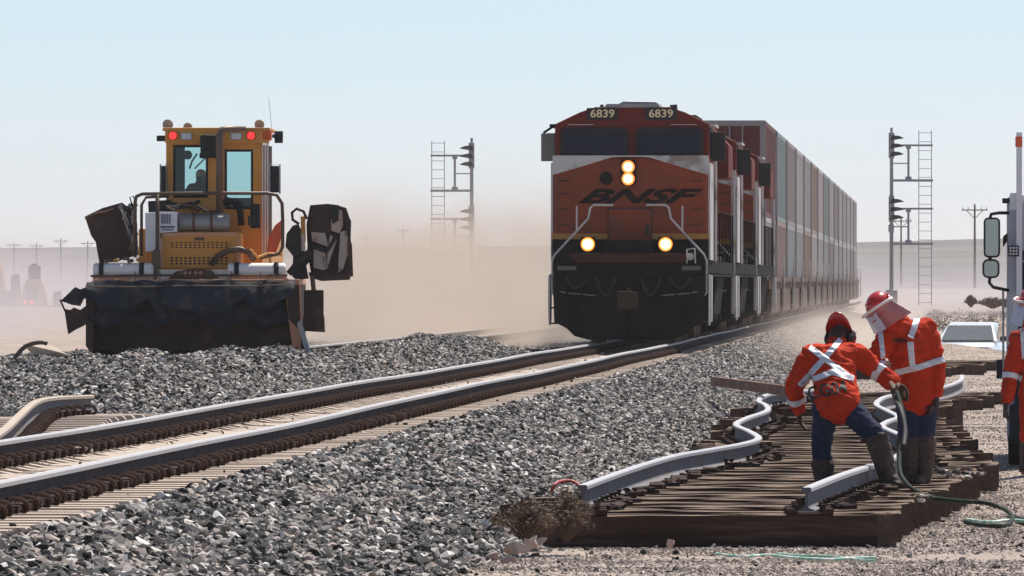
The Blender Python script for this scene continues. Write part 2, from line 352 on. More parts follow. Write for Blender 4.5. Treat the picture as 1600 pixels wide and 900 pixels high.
# ------------------------------------------------------------------ loose stones (geometry-node scatter)
def variants(name, m, n, flat):
    col = bpy.data.collections.new(name)
    for k in range(n): col.objects.link(bpy.data.objects.new('stone', stone_mesh(k+11*len(name), m, flat=flat)))
    return col
def scatter(name, us, Ds, h, col, dens_fn, dens, smin, smax, label, seed=1, world=False):
    mb = MB(); nU = len(us); dv = []
    for D in Ds:
        for u in us:
            X = u if world else xc(D)+u; mb.v.append((X, D, h(u, D))); dv.append(dens_fn(u, D))
    for j in range(len(Ds)-1):
        for i in range(nU-1): mb.f.append((j*nU+i, j*nU+i+1, (j+1)*nU+i+1, (j+1)*nU+i)); mb.m.append(0)
    o = mb.build(name, M['bed']); a = o.data.attributes.new('dens', 'FLOAT', 'POINT'); a.data.foreach_set('value', dv)
    g = bpy.data.node_groups.new(name, 'GeometryNodeTree')
    g.interface.new_socket('Geometry', in_out='INPUT', socket_type='NodeSocketGeometry'); g.interface.new_socket('Geometry', in_out='OUTPUT', socket_type='NodeSocketGeometry')
    n = g.nodes; l = g.links; gi = n.new('NodeGroupInput'); go = n.new('NodeGroupOutput')
    na = n.new('GeometryNodeInputNamedAttribute'); na.data_type = 'FLOAT'; na.inputs['Name'].default_value = 'dens'
    mu = n.new('ShaderNodeMath'); mu.operation = 'MULTIPLY'; mu.inputs[1].default_value = dens; l.new(na.outputs[0], mu.inputs[0])
    dp = n.new('GeometryNodeDistributePointsOnFaces'); dp.inputs['Seed'].default_value = seed
    l.new(gi.outputs[0], dp.inputs['Mesh']); l.new(mu.outputs[0], dp.inputs['Density'])
    ci = n.new('GeometryNodeCollectionInfo'); ci.inputs['Collection'].default_value = col; ci.inputs['Separate Children'].default_value = True; ci.inputs['Reset Children'].default_value = True
    ip = n.new('GeometryNodeInstanceOnPoints'); ip.inputs['Pick Instance'].default_value = True
    rv = n.new('FunctionNodeRandomValue'); rv.data_type = 'FLOAT_VECTOR'; rv.inputs[0].default_value = (0,0,0); rv.inputs[1].default_value = (.9,.9,6.28)
    rs = n.new('FunctionNodeRandomValue'); rs.data_type = 'FLOAT'; rs.inputs[2].default_value = 0; rs.inputs[3].default_value = 1
    pw = n.new('ShaderNodeMath'); pw.operation = 'POWER'; pw.inputs[1].default_value = 1.7; l.new(rs.outputs[1], pw.inputs[0])
    mr = n.new('ShaderNodeMapRange'); mr.inputs[3].default_value = smin; mr.inputs[4].default_value = smax; l.new(pw.outputs[0], mr.inputs[0])
    l.new(dp.outputs[0], ip.inputs['Points']); l.new(ci.outputs[0], ip.inputs['Instance']); l.new(rv.outputs[0], ip.inputs['Rotation']); l.new(mr.outputs[0], ip.inputs['Scale'])
    l.new(ip.outputs[0], go.inputs[0])
    md = o.modifiers.new('scatter', 'NODES'); md.node_group = g
    return tag(o, label, 'gravel', kind='stuff')
SV = variants('ballast_kinds', M['ballast'], 12, .58); GV = variants('gravel_kinds', M['gravel'], 6, .8)
vis = lambda X, D, m=1.2: abs(X) < D*.058+m
def dsh(u, D):
    if not vis(xc(D)+u, D): return 0
    e = sm(1.26, 1.62, u+.12*fn(D, 0, 1.5)) if D < 75 else sm(1.34, 1.6, u)
    return e*(1-.75*sm(2.9, 3.9, u+.35*fn(xc(D)+u, D, .7)))*(1 if D < 110 else .8 if D < 215 else .5)
scatter('ballast_stones', rng(1.28, 4.48, .16), rng(42.4, 420, .8), lambda u, D: shoulder_h(u, D)+.008, SV, dsh, 460, .03, .12,
        'grey and black crushed stones covering the sloping shoulder beside the main track', 3)
scatter('heaped_ballast_stones', rng(-11.5, -1.5, .2), rng(64, 204, .8), lambda u, D: heap_h(u, D)+.01, SV,
        lambda u, D: (1 if vis(xc(D)+u, D) else 0)*(1 if D < 150 else .7), 320, .035, .12,
        'crushed stones heaped in windrows left of the main track', 5)
scatter('road_gravel', rng(-1.5, 18.5, .5), rng(50, 270, 1), lambda X, D: ground_h(X, D)+.002, GV,
        lambda X, D: (1 if vis(X, D) and X-xc(D) > 2.7 else 0)*(1 if D < 85 else .35 if D < 140 else .15), 420, .008, .036, 'small pinkish gravel strewn over the dirt service road', 9, True)
scatter('stray_ballast', rng(-1.28, 1.3, .2), rng(46, 170, .6), lambda u, D: .53+.0, SV,
        lambda u, D: max(0, fn(xc(D)+u*2, D, .9)+.05*1)*(0 if .6 < abs(u) < .95 else 1), 9, .02, .06, 'few stray stones lying on the concrete sleepers of the main track', 12)
scatter('stray_gravel', rng(-.3, 4.4, .3), rng(56, 90, .8), lambda X, D: ground_h(X, D)+.01, SV,
        lambda X, D: 1 if X-xc(D) > 2.9 else 0, 4.5, .03, .08, 'scattered dark stones on the dirt around the old track panel', 14, True)
# the biggest stones of the near shoulder, one by one
big = [stone_mesh(900+k, M['ballast'], flat=.7) for k in range(8)]
n = 0
while n < 290:
    D = 50+15*R.random()**1.3; u = R.uniform(1.55, 3.5); X = xc(D)+u
    if not vis(X, D, -.05): continue
    s = R.uniform(.075, .12)
    o = obj('stone', big[n % 8], bank, (X, D, shoulder_h(u, D)+s*.22)); o.scale = (s*R.uniform(.9,1.3), s, s*R.uniform(.8, 1.1))
    o.rotation_euler = (R.uniform(-.5,.5), R.uniform(-.5,.5), R.uniform(0, 6.28)); n += 1

# ------------------------------------------------------------------ rails and ties
RP = [(-.068,0),(.068,0),(.068,.012),(.018,.03),(.010,.05),(.010,.135),(.037,.148),(.037,.172),(.028,.182),(-.028,.182),(-.037,.172),(-.037,.148),(-.010,.135),(-.010,.05),(-.018,.03),(-.068,.012)]
def rail_mesh(path, k=1.0, tops=(8,), name='rail', mats=None):
    """path: list of (x,y,z of foot)"""
    mb = MB(); n = len(RP); pts = [Vector(p) for p in path]
    for i, p in enumerate(pts):
        d = (pts[min(i+1, len(pts)-1)]-pts[max(i-1, 0)]); d.z = 0; d.normalize(); s = Vector((d.y, -d.x, 0))
        mb.v += [tuple(p+s*x*k+Vector((0,0,z*k))) for x, z in RP]
    for i in range(len(pts)-1):
        for j in range(n):
            mb.f.append((i*n+j, (i+1)*n+j, (i+1)*n+(j+1) % n, i*n+(j+1) % n)); mb.m.append(1 if j in (6,7,8,9) else 2 if j in (0,1,2,14,15) else 0)
    mb.f.append(tuple(range(n))); mb.m.append(0); mb.f.append(tuple(range((len(pts)-1)*n, len(pts)*n))[::-1]); mb.m.append(0)
    return mb.mesh('rail', mats or [M['rail'], M['railtop'], M['clip']])
def smooth_path(pts, step=.25):
    o = []
    for i in range(len(pts)-1):
        p0, p1, p2, p3 = [Vector(pts[max(0, min(len(pts)-1, i+k))]) for k in (-1,0,1,2)]
        n = max(2, int((p2-p1).length/step))
        for k in range(n):
            t = k/n; o.append(.5*((2*p1)+(p2-p0)*t+(2*p0-5*p1+4*p2-p3)*t*t+(3*p1-p0-3*p2+p3)*t**3))
    return o+[Vector(pts[-1])]
track = thing('railway_track', 'straight main line track on dusty tan concrete sleepers, with the train on it', 'railway track', (0,0,0))
for s in (-1, 1):
    obj('rail', rail_mesh([(xc(D)+s*.755, D, zr(D)-.182) for D in rng(-60, 170, .8)+rng(174, 560, 4)[0:]]), track)
def tie_mb():
    return MB().prism([(-1.3,0),(1.3,0),(1.3,.17),(1.27,.2),(.62,.2),(.45,.17),(-.45,.17),(-.62,.2),(-1.27,.2),(-1.3,.17)], -.12, .12, 'y')
tie_me = tie_mb().mesh('tie', M['concrete'])
def clip_mb(mb, x, y, z, s):
    """spring clip, a loop of bar bearing on the rail foot"""
    pts = []
    for k in range(11):
        t = k/10*math.pi*1.75-.5
        pts.append((x+s*(.055+.075*math.sin(t)), y-.12+.024*k, z+.044+.046*math.cos(t)))
    mb.tube(pts, .0155, 5)
    mb.box(x+s*.03-.05, x+s*.03+.05, y-.09, y+.09, z, z+.045)
cm = {}
for s in (-1, 1):
    mb = MB(); clip_mb(mb, 0, 0, 0, s); cm[s] = mb.mesh('rail_clip', M['clip'])
cl = [(-.755, -1, -.07), (-.755, 1, .07), (.755, -1, -.07), (.755, 1, .07)]
D = 44.0; n = 0; rest = MB()
while D < 172:
    t = obj('tie', tie_me, track, (xc(D)+R.uniform(-.02,.02), D+R.uniform(-.02,.02), zr(D)-.182-.2+R.uniform(-.004,.004))); t.rotation_euler = (0,0,-.05+R.uniform(-.008,.008))
    for rx, s, dx in cl:
        if n < 75: obj('rail_clip', cm[s], t, (rx+dx, 0, .2))
        else: clip_mb(rest, xc(D)+rx+dx, D, zr(D)-.182, s)
    n += 1; D += .61
tag(rest.build('rail_clips', M['clip'], track), kind='stuff')
far = MB(); D = 172.3
while D < 420:
    far.box(xc(D)-1.3, xc(D)+1.3, D-.12, D+.12, .33, .52); D += .61
tag(far.build('distant_ties', M['concrete'], track), kind='stuff')

# second track beyond the regulator
t2 = thing('railway_track', 'second track running out from behind the yellow regulator into the dust', 'railway track')
for s in (-1, 1):
    obj('rail', rail_mesh([(xc(D)-4.96+s*.755, D, ZR-.182) for D in rng(112, 170, 2)+rng(174, 420, 6)]), t2)
tt = MB(); D = 129
while D < 330: tt.box(xc(D)-4.96-1.3, xc(D)-4.96+1.3, D-.12, D+.12, .32, .518); D += .61
tag(tt.build('ties', M['concrete'], t2), kind='stuff')

# cut rail end on buried ties at the left edge
tp = thing('broken_track', 'cut end of rail kinked over on half buried concrete sleepers at the left edge', 'track panel')
pth = smooth_path([(-3.75,60,.52),(-4.02,69.6,.55),(-4.25,76,.57),(-4.46,82.5,.60),(-4.42,85,.61),(-4.2,88,.59)])
obj('rail', rail_mesh(pth, 1, mats=[M['oldrail'], M['concrete'], M['rusty']]), tp)
pp = [p for p in pth]
for k in range(22):
    D = 72+k*.78; q = min(pp, key=lambda p: abs(p.y-D)); q = q if D < 87.5 else Vector((-4.15,D,.58))
    t = obj('tie', tie_me, tp, (q.x-.62, D, q.z-.205)); t.rotation_euler = (0,0,R.uniform(-.03,.03))
    if D < 87.5:
        for s, dx in ((1,.07),): obj('rail_clip', cm[s], t, (.62+dx, 0, .2))

# old timber panel with buckled rails
old = thing('dismantled_track', 'dismantled panel of closely laid dark timber sleepers with two buckled rails beside the road', 'track panel')
Z0 = .19
r1 = [(.527,66.2),(.969,72.3),(1.41,77.5),(1.813,80.7),(2.187,83.6),(2.41,86.4),(2.43,90.2),(2.40,94.6),(2.618,99),(3.025,104.9),(3.15,109.7),(3.175,113.8),(3.446,119.5),(3.757,122),(4.6,128),(5.3,137)]
r2 = [(2.18,65.4),(2.576,69.7),(3.03,74.1),(3.37,77.5),(3.65,81.3),(3.86,85.6),(3.89,89.9),(3.93,93.8),(4.14,97.2),(4.38,100.2),(4.46,105),(4.54,110),(4.79,115),(5.08,118.8),(5.6,122.9),(6.3,128.9),(6.95,137),(7.36,144.5)]
for rr in (r1, r2):
    obj('rail', rail_mesh(smooth_path([(x, y, Z0+.004) for x, y in rr]), 1.0, mats=[M['oldrail'], M['oldtop'], M['oldrail']]), old)
def wtie(seed):
    rr = random.Random(seed); mb = MB(); L = 1.29+rr.uniform(-.02,.03); n = 9
    w, h = .108+rr.uniform(-.008,.008), .175
    for i in range(n+1):
        x = (-L if i == 0 else L if i == n else -(L-.14)+2*(L-.14)*(i-1)/(n-2)); e = .006 if 0 < i < n else .012
        q = [rr.uniform(-e, e) for _ in range(8)]
        mb.v += [(x, -w+q[0], -.055+q[1]*.3), (x, w+q[2], -.055+q[3]*.3), (x, w+q[4], h+q[5]), (x, .02+q[2], h+q[6]-.007), (x, -w+q[6], h+q[7])]
    for i in range(n):
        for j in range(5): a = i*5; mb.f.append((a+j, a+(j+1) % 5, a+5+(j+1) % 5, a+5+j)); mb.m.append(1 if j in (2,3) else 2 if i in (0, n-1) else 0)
    mb.f += [(4,3,2,1,0), tuple(n*5+k for k in range(5))]; mb.m += [1,1]  # end caps share the painted sunlit tone of the tops
    return mb.mesh('tie', [M['wood'], M['woodlit'], M['woodend']])
wt = [wtie(k) for k in range(7)]
def at(rr, y):
    for (a, b), (c, d) in zip(rr, rr[1:]):
        if b <= y <= d: return a+(c-a)*(y-b)/(d-b)
    return rr[-1][0] if y > rr[-1][1] else rr[0][0]
def centre(y):                                  # middle of the sleeper row
    pts = [(1.44,64),(1.80,68.4),(2.42,74),(2.8,78.3),(3.05,82),(3.35,90),(3.62,98.5),(4.05,109),(4.7,120),(5.6,131),(6.2,140),(6.9,152),(7.5,170)]
    return at(pts, y)
pl = MB().box(-.17,.17,-.09,.09,0,.014)
for sx in (-1, 1):
    for sy in (-1, 1): pl.box(sx*.1-.012, sx*.1+.012, sy*.05-.012, sy*.05+.012, .014, .075); pl.box(sx*.1-.02, sx*.1+.02, sy*.05-.018, sy*.05+.018, .06, .078)
for sx in (-1, 1): pl.box(sx*.13-.04, sx*.13+.04, -.1, .1, .014, .045)
plm = pl.mesh('tie_plate', M['clip'])
D = 64.6; k = 0
while D < 195:
    if 112 < D < 118: D = 119.0
    if 137 < D < 160: D = 172.0
    if D > 191: break
    cx = (centre(64.6+(D-64.6)//1.0*1.0) if D < 84 else centre(D) if D < 116 else 4.45+(D-119)*.1 if D < 150 else 7.0+(D-172)*.12)+R.uniform(-.008,.008)*(1 if D < 84 else 4)+(R.choice((0,0,.18,-.2)) if D > 82 else 0)
    rz = R.uniform(-.004,.004)*(1 if D < 84 else 4)
    gz = max(0, ground_h(cx, D)) if D > 100 else 0
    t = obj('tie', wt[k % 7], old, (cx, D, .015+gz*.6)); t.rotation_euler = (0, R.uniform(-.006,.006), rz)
    if D < 125:
        for rr in (r1, r2):
            x = at(rr, D)-cx
            if abs(x) < 1.15: obj('tie_plate', plm, t, (x, 0, .176))
    D += .5 if D < 84 else R.uniform(.42,.52) if D < 92 else R.uniform(.5,.8) if D < 128 else R.uniform(.7,1.3); k += 1
# two ties on the left of the front end, pushed out under the shoulder
for (cx, D, rz) in ((1.28,66.6,.01),(1.3,67.4,0),(1.22,68.1,.01),(1.34,68.9,-.01),(1.42,70.2,.01)):
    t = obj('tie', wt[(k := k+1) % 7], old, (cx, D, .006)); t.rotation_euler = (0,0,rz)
# plate and stone rubble along the buckled rails
mb = MB()
for rr in (r1, r2):
    for i in range(330):
        y = 65.6+R.random()**1.2*50; x = at(rr, y)+R.choice((.12,.16,.2,.25,-.14))+R.gauss(0,.04)
        s = R.uniform(.02,.05); T = Matrix.Translation((x, y, Z0+.01+s*.3)) @ Matrix.Rotation(R.uniform(0,3), 4, 'Z') @ Matrix.Rotation(R.uniform(-.4,.4), 4, 'X')
        mb.box(-s*1.3, s*1.3, -s*.7, s*.7, -s*.35, s*.35, 0, T)
tag(mb.build('rail_rubble', M['clip'], old), kind='stuff')
for px, py, D, s in ((1470,722,79,.10),(1500,727,77,.1),(1440,770,69,.08),(1520,725,78.5,.09)):
    for q in range(9):
        p = P(px+R.uniform(-20,20), py, D); o = obj('stone', big[q % 8], old, (p.x, D+R.uniform(-1,1), Z0+.02)); o.scale = (s*.7,)*3; o.rotation_euler = (0,0,R.uniform(0,6))
# ------------------------------------------------------------------ locomotives (local: x right, y back, z up from rail)
def rrect(x0, x1, z0, z1, r, n=4):
    p = []
    for cx, cz, a in ((x1-r, z1-r, 0), (x0+r, z1-r, 90), (x0+r, z0+r, 180), (x1-r, z0+r, 270)):
        for k in range(n+1): t = rad(a+90*k/n); p.append((cx+r*math.cos(t), cz+r*math.sin(t)))
    return p[::-1]
CABP = [(-1.5,3.42),(1.5,3.42),(1.5,4.27),(1.02,4.5),(.72,4.6),(-.72,4.6),(-1.02,4.5),(-1.5,4.27)]
def bogie(parent, y, wheels=(-1.85,0,1.85), r=.5, name='bogie'):
    b = MB()
    for s in (-1, 1):
        b.box(s*1.12-.09, s*1.12+.09, y-2.5, y+2.5, .55, .9)
        for wy in wheels: b.box(s*1.12-.15, s*1.12+.15, y+wy-.25, y+wy+.25, .38, .78)
        for k in range(4): b.cyl((s*1.16, y-1.3+k*.85, .5), (s*1.16, y-1.3+k*.85, .95), .1, n=8)
    b.box(-1, 1, y-1, y+1, .7, 1.1); bo = b.build(name, M['lblack'], parent)
    wm = MB()
    for s in (-1, 1): wm.cyl((s*.68,0,0), (s*.82,0,0), r, n=20); wm.cyl((s*.68,0,0), (s*.71,0,0), r+.03, n=20)
    wm.cyl((-.7,0,0), (.7,0,0), .1, n=8); wme = wm.mesh('wheel_set', M['rusty'])
    for wy in wheels: obj('wheel_set', wme, bo, (0, y+wy, r))
    return bo
def build_loco(first):
    if first: L = thing('locomotive', 'leading orange locomotive of the train with all its front lamps burning', 'locomotive')
    else: L = thing('locomotive', 'second locomotive', 'locomotive')
    O, RR, K, W = M['orange'], M['redroof'], M['lblack'], M['lwhite']
    MB().box(-1.52, 1.52, .55, 21.9, 1.36, 1.60).build('deck', K, L)
    MB().box(-1.53, 1.53, .6, 21.9, 1.30, 1.345).build('side_sill', K, L)
    # plough and front end plate
    pl = MB(); pl.prism([(-1.44,.42),(-1.2,.30),(-1.05,.15),(-.78,.08),(.78,.08),(1.05,.15),(1.2,.30),(1.44,.42),(1.47,1.3),(-1.47,1.3)], .12, .22)  # lower edge dropped to stand in for the dark shade underneath
    for s in (-1, 1): pl.prism([(s*.05,.15),(s*.8,.15),(s*.95,.75),(s*.05,.85)][::s], -.1, .12)
    for s in (-1, 1):
        for k in range(4): pl.box(s*(.35+.28*k)-.02, s*(.35+.28*k)+.02, -.02, .12, .3, 1.2)
    pl.build('snow_plough', K, L)
    MB().box(-1.46, 1.46, .2, .6, 1.3, 1.56).build('end_plate', K, L, bevel=.02)
    MB().prism([(-1.0,1.56),(-1.35,1.75),(1.35,1.75),(1.0,1.56)], .05, .55).build('anticlimber', mat('anticlimber_grime', (.06,.025,.016), .8, var=.4, spec=.1), L, bevel=.02)
    for s in (-1, 1): MB().box(s*1.02-.36*(s < 0)-0, s*1.02+.36*(s > 0), .18, .5, 1.42, 1.5).build('step_edge', mat('step_edge_grey', (.13,.11,.10), .6), L)
    cp = MB(); cp.box(-.13, .13, -.45, .2, .72, .98); cp.box(-.2, .1, -.75, -.42, .68, 1.02); cp.box(.06, .2, -.8, -.5, .7, 1.0); cp.cyl((.02,-.62,.66),(.02,-.62,1.08),.05)
    cp.build('coupler', M['clip'], L, bevel=.02)
    MB().box(-.36,.36,-.02,.14,.56,1.18).build('coupler_pocket', K, L, bevel=.02)
    for s in (-1, 1):
        for q, (a, b, dz) in enumerate(((.25,.62,.34),(.8,1.2,.2))):
            pts = [(s*(a+(b-a)*t), -.1-.12*math.sin(math.pi*t), 1.28-dz*math.sin(math.pi*t)**.8*(1 if t < .9 else .7)) for t in [k/12 for k in range(13)]]
            MB().tube(pts, .022, 6).build('air_hose', M['black'], L)
        # steps
        for k in range(4):
            MB().box(s*1.36-.17, s*1.36+.17, .30+k*.02, .62, .38+.3*k, .41+.3*k).build('step', K, L)
        fr = MB(); fr.box(s*1.54-.012, s*1.54+.012, .28, .66, .36, 1.34); fr.build('step_side', W, L)
        # white curved footboard ends seen down the train
        fb = MB()
        for y in (1.0, 20.9):
            fb.prism([(y-.35,1.32),(y+.35,1.32),(y+.35,.75),(y+.22,.42),(y-.22,.42),(y-.35,.75)], s*1.56-.02, s*1.56+.02, 'x')
        fb.build('footboard', W, L)
        # long handrails up the front
        h = MB(); h.tube([(s*.32,.55,2.68),(s*.70,.5,2.68),(s*.76,.5,2.62),(s*.80,.48,2.42),(s*1.44,.36,1.72),(s*1.49,.34,1.6),(s*1.49,.3,.98),(s*1.44,.26,.93)], .021, 8)
        h.tube([(s*1.02,.5,2.66),(s*1.02,.42,2.2)], .017, 8); h.build('handrail', W, L)
        h = MB(); h.tube([(s*1.12,.1,1.55),(s*1.12,.02,1.82),(s*1.27,.02,1.84),(s*1.28,.1,1.55)], .014, 6); h.cyl((s*1.18,.08,1.68),(s*1.18,.02,1.68),.07); h.build('grab_iron', W if s > 0 else K, L)
        h = MB(); h.tube([(s*1.44,.2,1.04),(s*1.2,.05,.98),(s*.6,.02,.93)], .01, 6); h.build('uncoupling_lever', M['steel'], L)
    # wide nose
    N = MB(); N.prism([(.95,1.6),(.93,3.1),(.93,3.60),(1.03,3.625),(4.6,3.625),(4.6,1.6)], -1.5, 1.5, 'x')
    nose = N.build('nose', O, L, bevel=.06)
    MB().prism([(-1.515,2.02),(-1.515,2.13),(1.515,2.13),(1.515,2.02)], .925, 2.4).build('yellow_stripe', M['lyellow'], L)
    MB().prism([(-1.512,1.58),(-1.512,2.02),(1.512,2.02),(1.512,1.58)], .915, 2.4).build('lower_nose_panel', K, L)
    arc = []
    for k in range(17):
        x = -1.5+3.0*k/16; a = abs(x)
        arc.append((x, 3.615-.35*max(0, (a-.35)/1.15)**.95))
    MB().prism([(x*1.005, z) for x, z in arc]+[(1.508,3.64),(-1.508,3.64)], .90, 1.05).build('white_band', W, L)
    # cab
    cab = MB(); cab.prism(CABP, 1.95, 4.7); cab.prism([(-1.5,3.5),(-1.5,3.66),(1.5,3.66),(1.5,3.5)], 1.9, 1.96); cb = cab.build('cab', RR, L, bevel=.03)
    MB().prism([(-.55,4.59),(.55,4.59),(.5,4.66),(-.5,4.66)], 1.95, 4.6).build('roof_ridge', M['steel'], L)
    for x0, x1 in ((-1.40,-.08), (.07,1.39)):
        w = MB().prism(rrect(x0, x1, 3.60, 4.20, .11), 1.90, 1.93).build('window', M['black'], L)
        MB().prism(rrect(x0+.07, x1-.07, 3.67, 4.13, .07), 1.888, 1.897).build('pane', M['glass'], w)
        MB().tube([(x0+.35,1.87,3.62),(x0+.55,1.86,3.72),(x0+.75,1.86,3.66)], .012, 5).build('wiper', M['black'], w)
        wl = MB(); wl.tube([(x0+.15,1.86,3.60),(x0+.02+.4,1.84,3.44),(x0+.75,1.86,3.58)], .02, 5); wl.box(x0+.3, x0+.62, 1.82, 1.9, 3.47, 3.56); wl.build('wiper_motor', M['black'], w)
    for cx in (-.58, .56):
        nb = MB().prism(rrect(cx-.31, cx+.31, 4.35, 4.58, .03), 1.90, 1.96).build('number_board', M['black'], L)
        if first: obj('digits', face_cam(text_mesh('6839', .215, M['digits'], .003, 0, .004, 1.12), cx, 1.893, 4.465), nb)
    for s in (-1, 1):
        for y0, y1 in ((2.3,3.2),(3.3,4.2)):
            w = MB().prism([(y0,3.6),(y1,3.6),(y1,4.2),(y0,4.2)], s*1.5-.02, s*1.5+.02, 'x').build('side_window', M['black'], L)
            MB().prism([(y0+.07,3.67),(y1-.07,3.67),(y1-.07,4.13),(y0+.07,4.13)], s*1.525-.005, s*1.525+.005, 'x').build('pane', M['glass'], w)
        MB().box(s*1.5, s*1.62, 2.1, 4.4, 4.22, 4.27).build('window_awning', W if s > 0 else K, L)
        if s < 0:
            MB().prism([(-1.86-.02+.08,3.55),(-1.52,3.55),(-1.52,4.10),(-1.80,4.10)][::-1], 2.4, 2.44).build('wing_mirror', mat('mirror_back', (.22,.19,.17), .5), L, bevel=.02)
            MB().tube([(-1.5,2.2,4.26),(-1.74,2.15,4.10)], .025, 6).build('antenna', K, L)
        else:
            MB().box(1.52, 1.80, 2.5, 2.56, 3.55, 4.12).build('wind_deflector', M['black'], L, bevel=.01)
        # lower cab wall, grazing sky glare put in as a white panel
        MB().box(s*1.525-.02, s*1.525+.02, 1.0, 3.3, 1.62, 3.5).build('side_glare_panel', W, L)
        MB().box(s*1.518-.012, s*1.518+.012, 3.3, 4.6, 1.62, 3.3).build('battery_box', K, L)
    # lamps
    hb = MB().prism(rrect(-.19,.11,3.06,3.56,.08), .86, .95).build('headlight_box', K, L)
    for z in (3.42, 3.19):
        h = MB().cyl((-.04,.82,z), (-.04,.9,z), .105, n=20).build('headlight', M['steel'], L)
        MB().cyl((-.04,.805,z), (-.04,.819,z), .092, n=20).build('lens', M['amber2'] if first else M['lens'], h)
        if first: MB().cyl((-.04,.798,z), (-.04,.804,z), .05, n=16).build('bulb', M['bulb'], h)
        if first: MB().cyl((-.04,.822,z), (-.04,.84,z), .125, n=24).build('halo_disc', M['bowl'], h)  # glowing disc imitates the orange halo round the lamp
    for x in (-.80, .70):
        h = MB(); h.box(x-.14, x+.14, .3, .5, 1.76, 2.06); h.build('ditch_light', K, L, bevel=.02); hh = L.children[-1]
        MB().cyl((x,.27,1.92), (x,.298,1.92), .105, n=20).build('lens', M['amber'] if first else M['lens'], hh)
        if first: MB().cyl((x,.262,1.92), (x,.269,1.92), .06, n=16).build('bulb', M['bulb'], hh)
        if first: MB().cyl((x,.283,1.92), (x,.296,1.92), .135, n=24).build('halo_disc', M['bowl'], hh)  # orange halo of the ditch lamp, also a glowing disc
    MB().cyl((-.06,.90,1.92),(-.06,.93,1.92),.035).build('nose_badge', M['lyellow'], L)
    if first:
        t = text_mesh('BNSF', .37, M['letter'], .004, .5, .0135, 2.5); zz = [v.co.y for v in t.vertices]
        obj('lettering', face_cam(t, .02, .922, 2.84), L)
        bd = MB().cyl((-.47,.912,3.2), (-.47,.93,3.2), .13, n=24).build('badge', M['letter'], L)
    # nose door, seams, bolts, grab irons
    dr = MB().prism(rrect(-.42,.40,1.80,2.62,.05), .905, .93).build('nose_door', M['orange'], L)
    sm_ = MB(); sm_.box(-.43,.41,.899,.904,2.60,2.63); sm_.box(-.44,-.42,.899,.904,1.8,2.62); sm_.box(.40,.42,.899,.904,1.8,2.62); sm_.box(.3,.36,.88,.9,2.1,2.3); sm_.build('door_seal', M['black'], dr)
    bl = MB()
    for k in range(22):
        for z in (2.19, 3.02): bl.box(-1.42+k*.135, -1.405+k*.135, .92, .929, z, z+.015)
    bl.build('rivets', M['rusty'], L)
    for s in (-1, 1):
        for z in (2.3,2.6,2.9,3.15): MB().tube([(s*1.38,.95,z),(s*1.38,.86,z),(s*1.18,.86,z),(s*1.18,.95,z)], .011, 5).build('grab_iron', M['black'], L)
        MB().box(s*1.0-.25, s*1.0+.25, 1.885, 1.90, 4.25, 4.262).build('drip_strip', W, L)
    # equipment blocks on the front deck
    for x0, x1, z0, z1, y0 in ((-.5,.45,1.76,2.0,.35),(-1.0,-.55,1.76,1.9,.55),(.5,1.1,1.6,1.9,.55)):
        MB().box(x0, x1, y0, .9, z0, z1).build('deck_box', K, L, bevel=.02)
    # horn, dome and aerials
    dm = MB(); dm.prism([(-.42,4.6),(.46,4.6),(.46,4.70),(.36,4.77),(-.28,4.78),(-.42,4.70)], 5.0, 6.4); dm.build('roof_unit', M['steel'], L, bevel=.04)
    for x, y in ((.82,2.6),(.74,2.9),(-.62,2.7)): MB().cyl((x,y,4.5),(x,y,4.66),.05,.035).build('roof_aerial', M['black'], L)
    # long hood
    hd = MB().box(-1.0,1.0,4.71,21.2,2.9,4.32).build('long_hood', RR, L, bevel=.04)
    MB().box(-1.01,1.01,4.71,21.2,1.6,2.9).build('hood_lower_side', K, L)
    MB().prism([(-1.5,3.4),(1.5,3.4),(1.5,4.1),(1.1,4.5),(-1.1,4.5),(-1.5,4.1)], 17.4, 21.0).build('radiator_cab', RR, L, bevel=.03)
    MB().box(-1.1,1.1,8,12,4.32,4.56).build('exhaust_housing', K, L, bevel=.04)
    for k in range(14):
        for s in (-1, 1): MB().box(s*1.0, s*1.035, 5.1+k*.85, 5.8+k*.85, 1.7, 3.9).build('hood_door', K if k % 5 else RR, L)
    for s in (-1, 1):
        r = MB(); r.tube([(s*1.48,4.8,2.62),(s*1.48,21.7,2.62)], .018, 6)
        for k in range(10): r.cyl((s*1.48,4.8+k*1.87,1.6),(s*1.48,4.8+k*1.87,2.62),.016,n=6)
        r.build('side_handrail', K, L)
        e = MB(); e.tube([(s*1.49,21.8,.5),(s*1.49,21.8,3.4)], .05, 6); e.tube([(s*1.52,5.0,1.6),(s*1.52,5.0,3.6)], .06, 6); e.build('white_post', W, L)
    MB().prism([(-1.4,.5),(-1.5,1.3),(1.5,1.3),(1.4,.5),(1.1,.3),(-1.1,.3)], 8.2, 13.8).build('fuel_tank', K, L, bevel=.05)
    bogie(L, 4.4); bogie(L, 18.0)
    return L
def on_track(o, D, dz=0, x=0): o.location = (xc(D)+x, D, ZR+dz); o.rotation_euler = (0,0,-math.atan(.049))
L1 = build_loco(True); on_track(L1, 170); L1['group'] = 'locomotives at the head of the train'
L2 = build_loco(False); on_track(L2, 192.4); L2['label'] = 'second locomotive, unlit, coupled right behind the leading one'; L2['group'] = 'locomotives at the head of the train'
L3 = copy_tree(L2); on_track(L3, 214.8); L3['label'] = 'third and last locomotive, just ahead of the first containers'

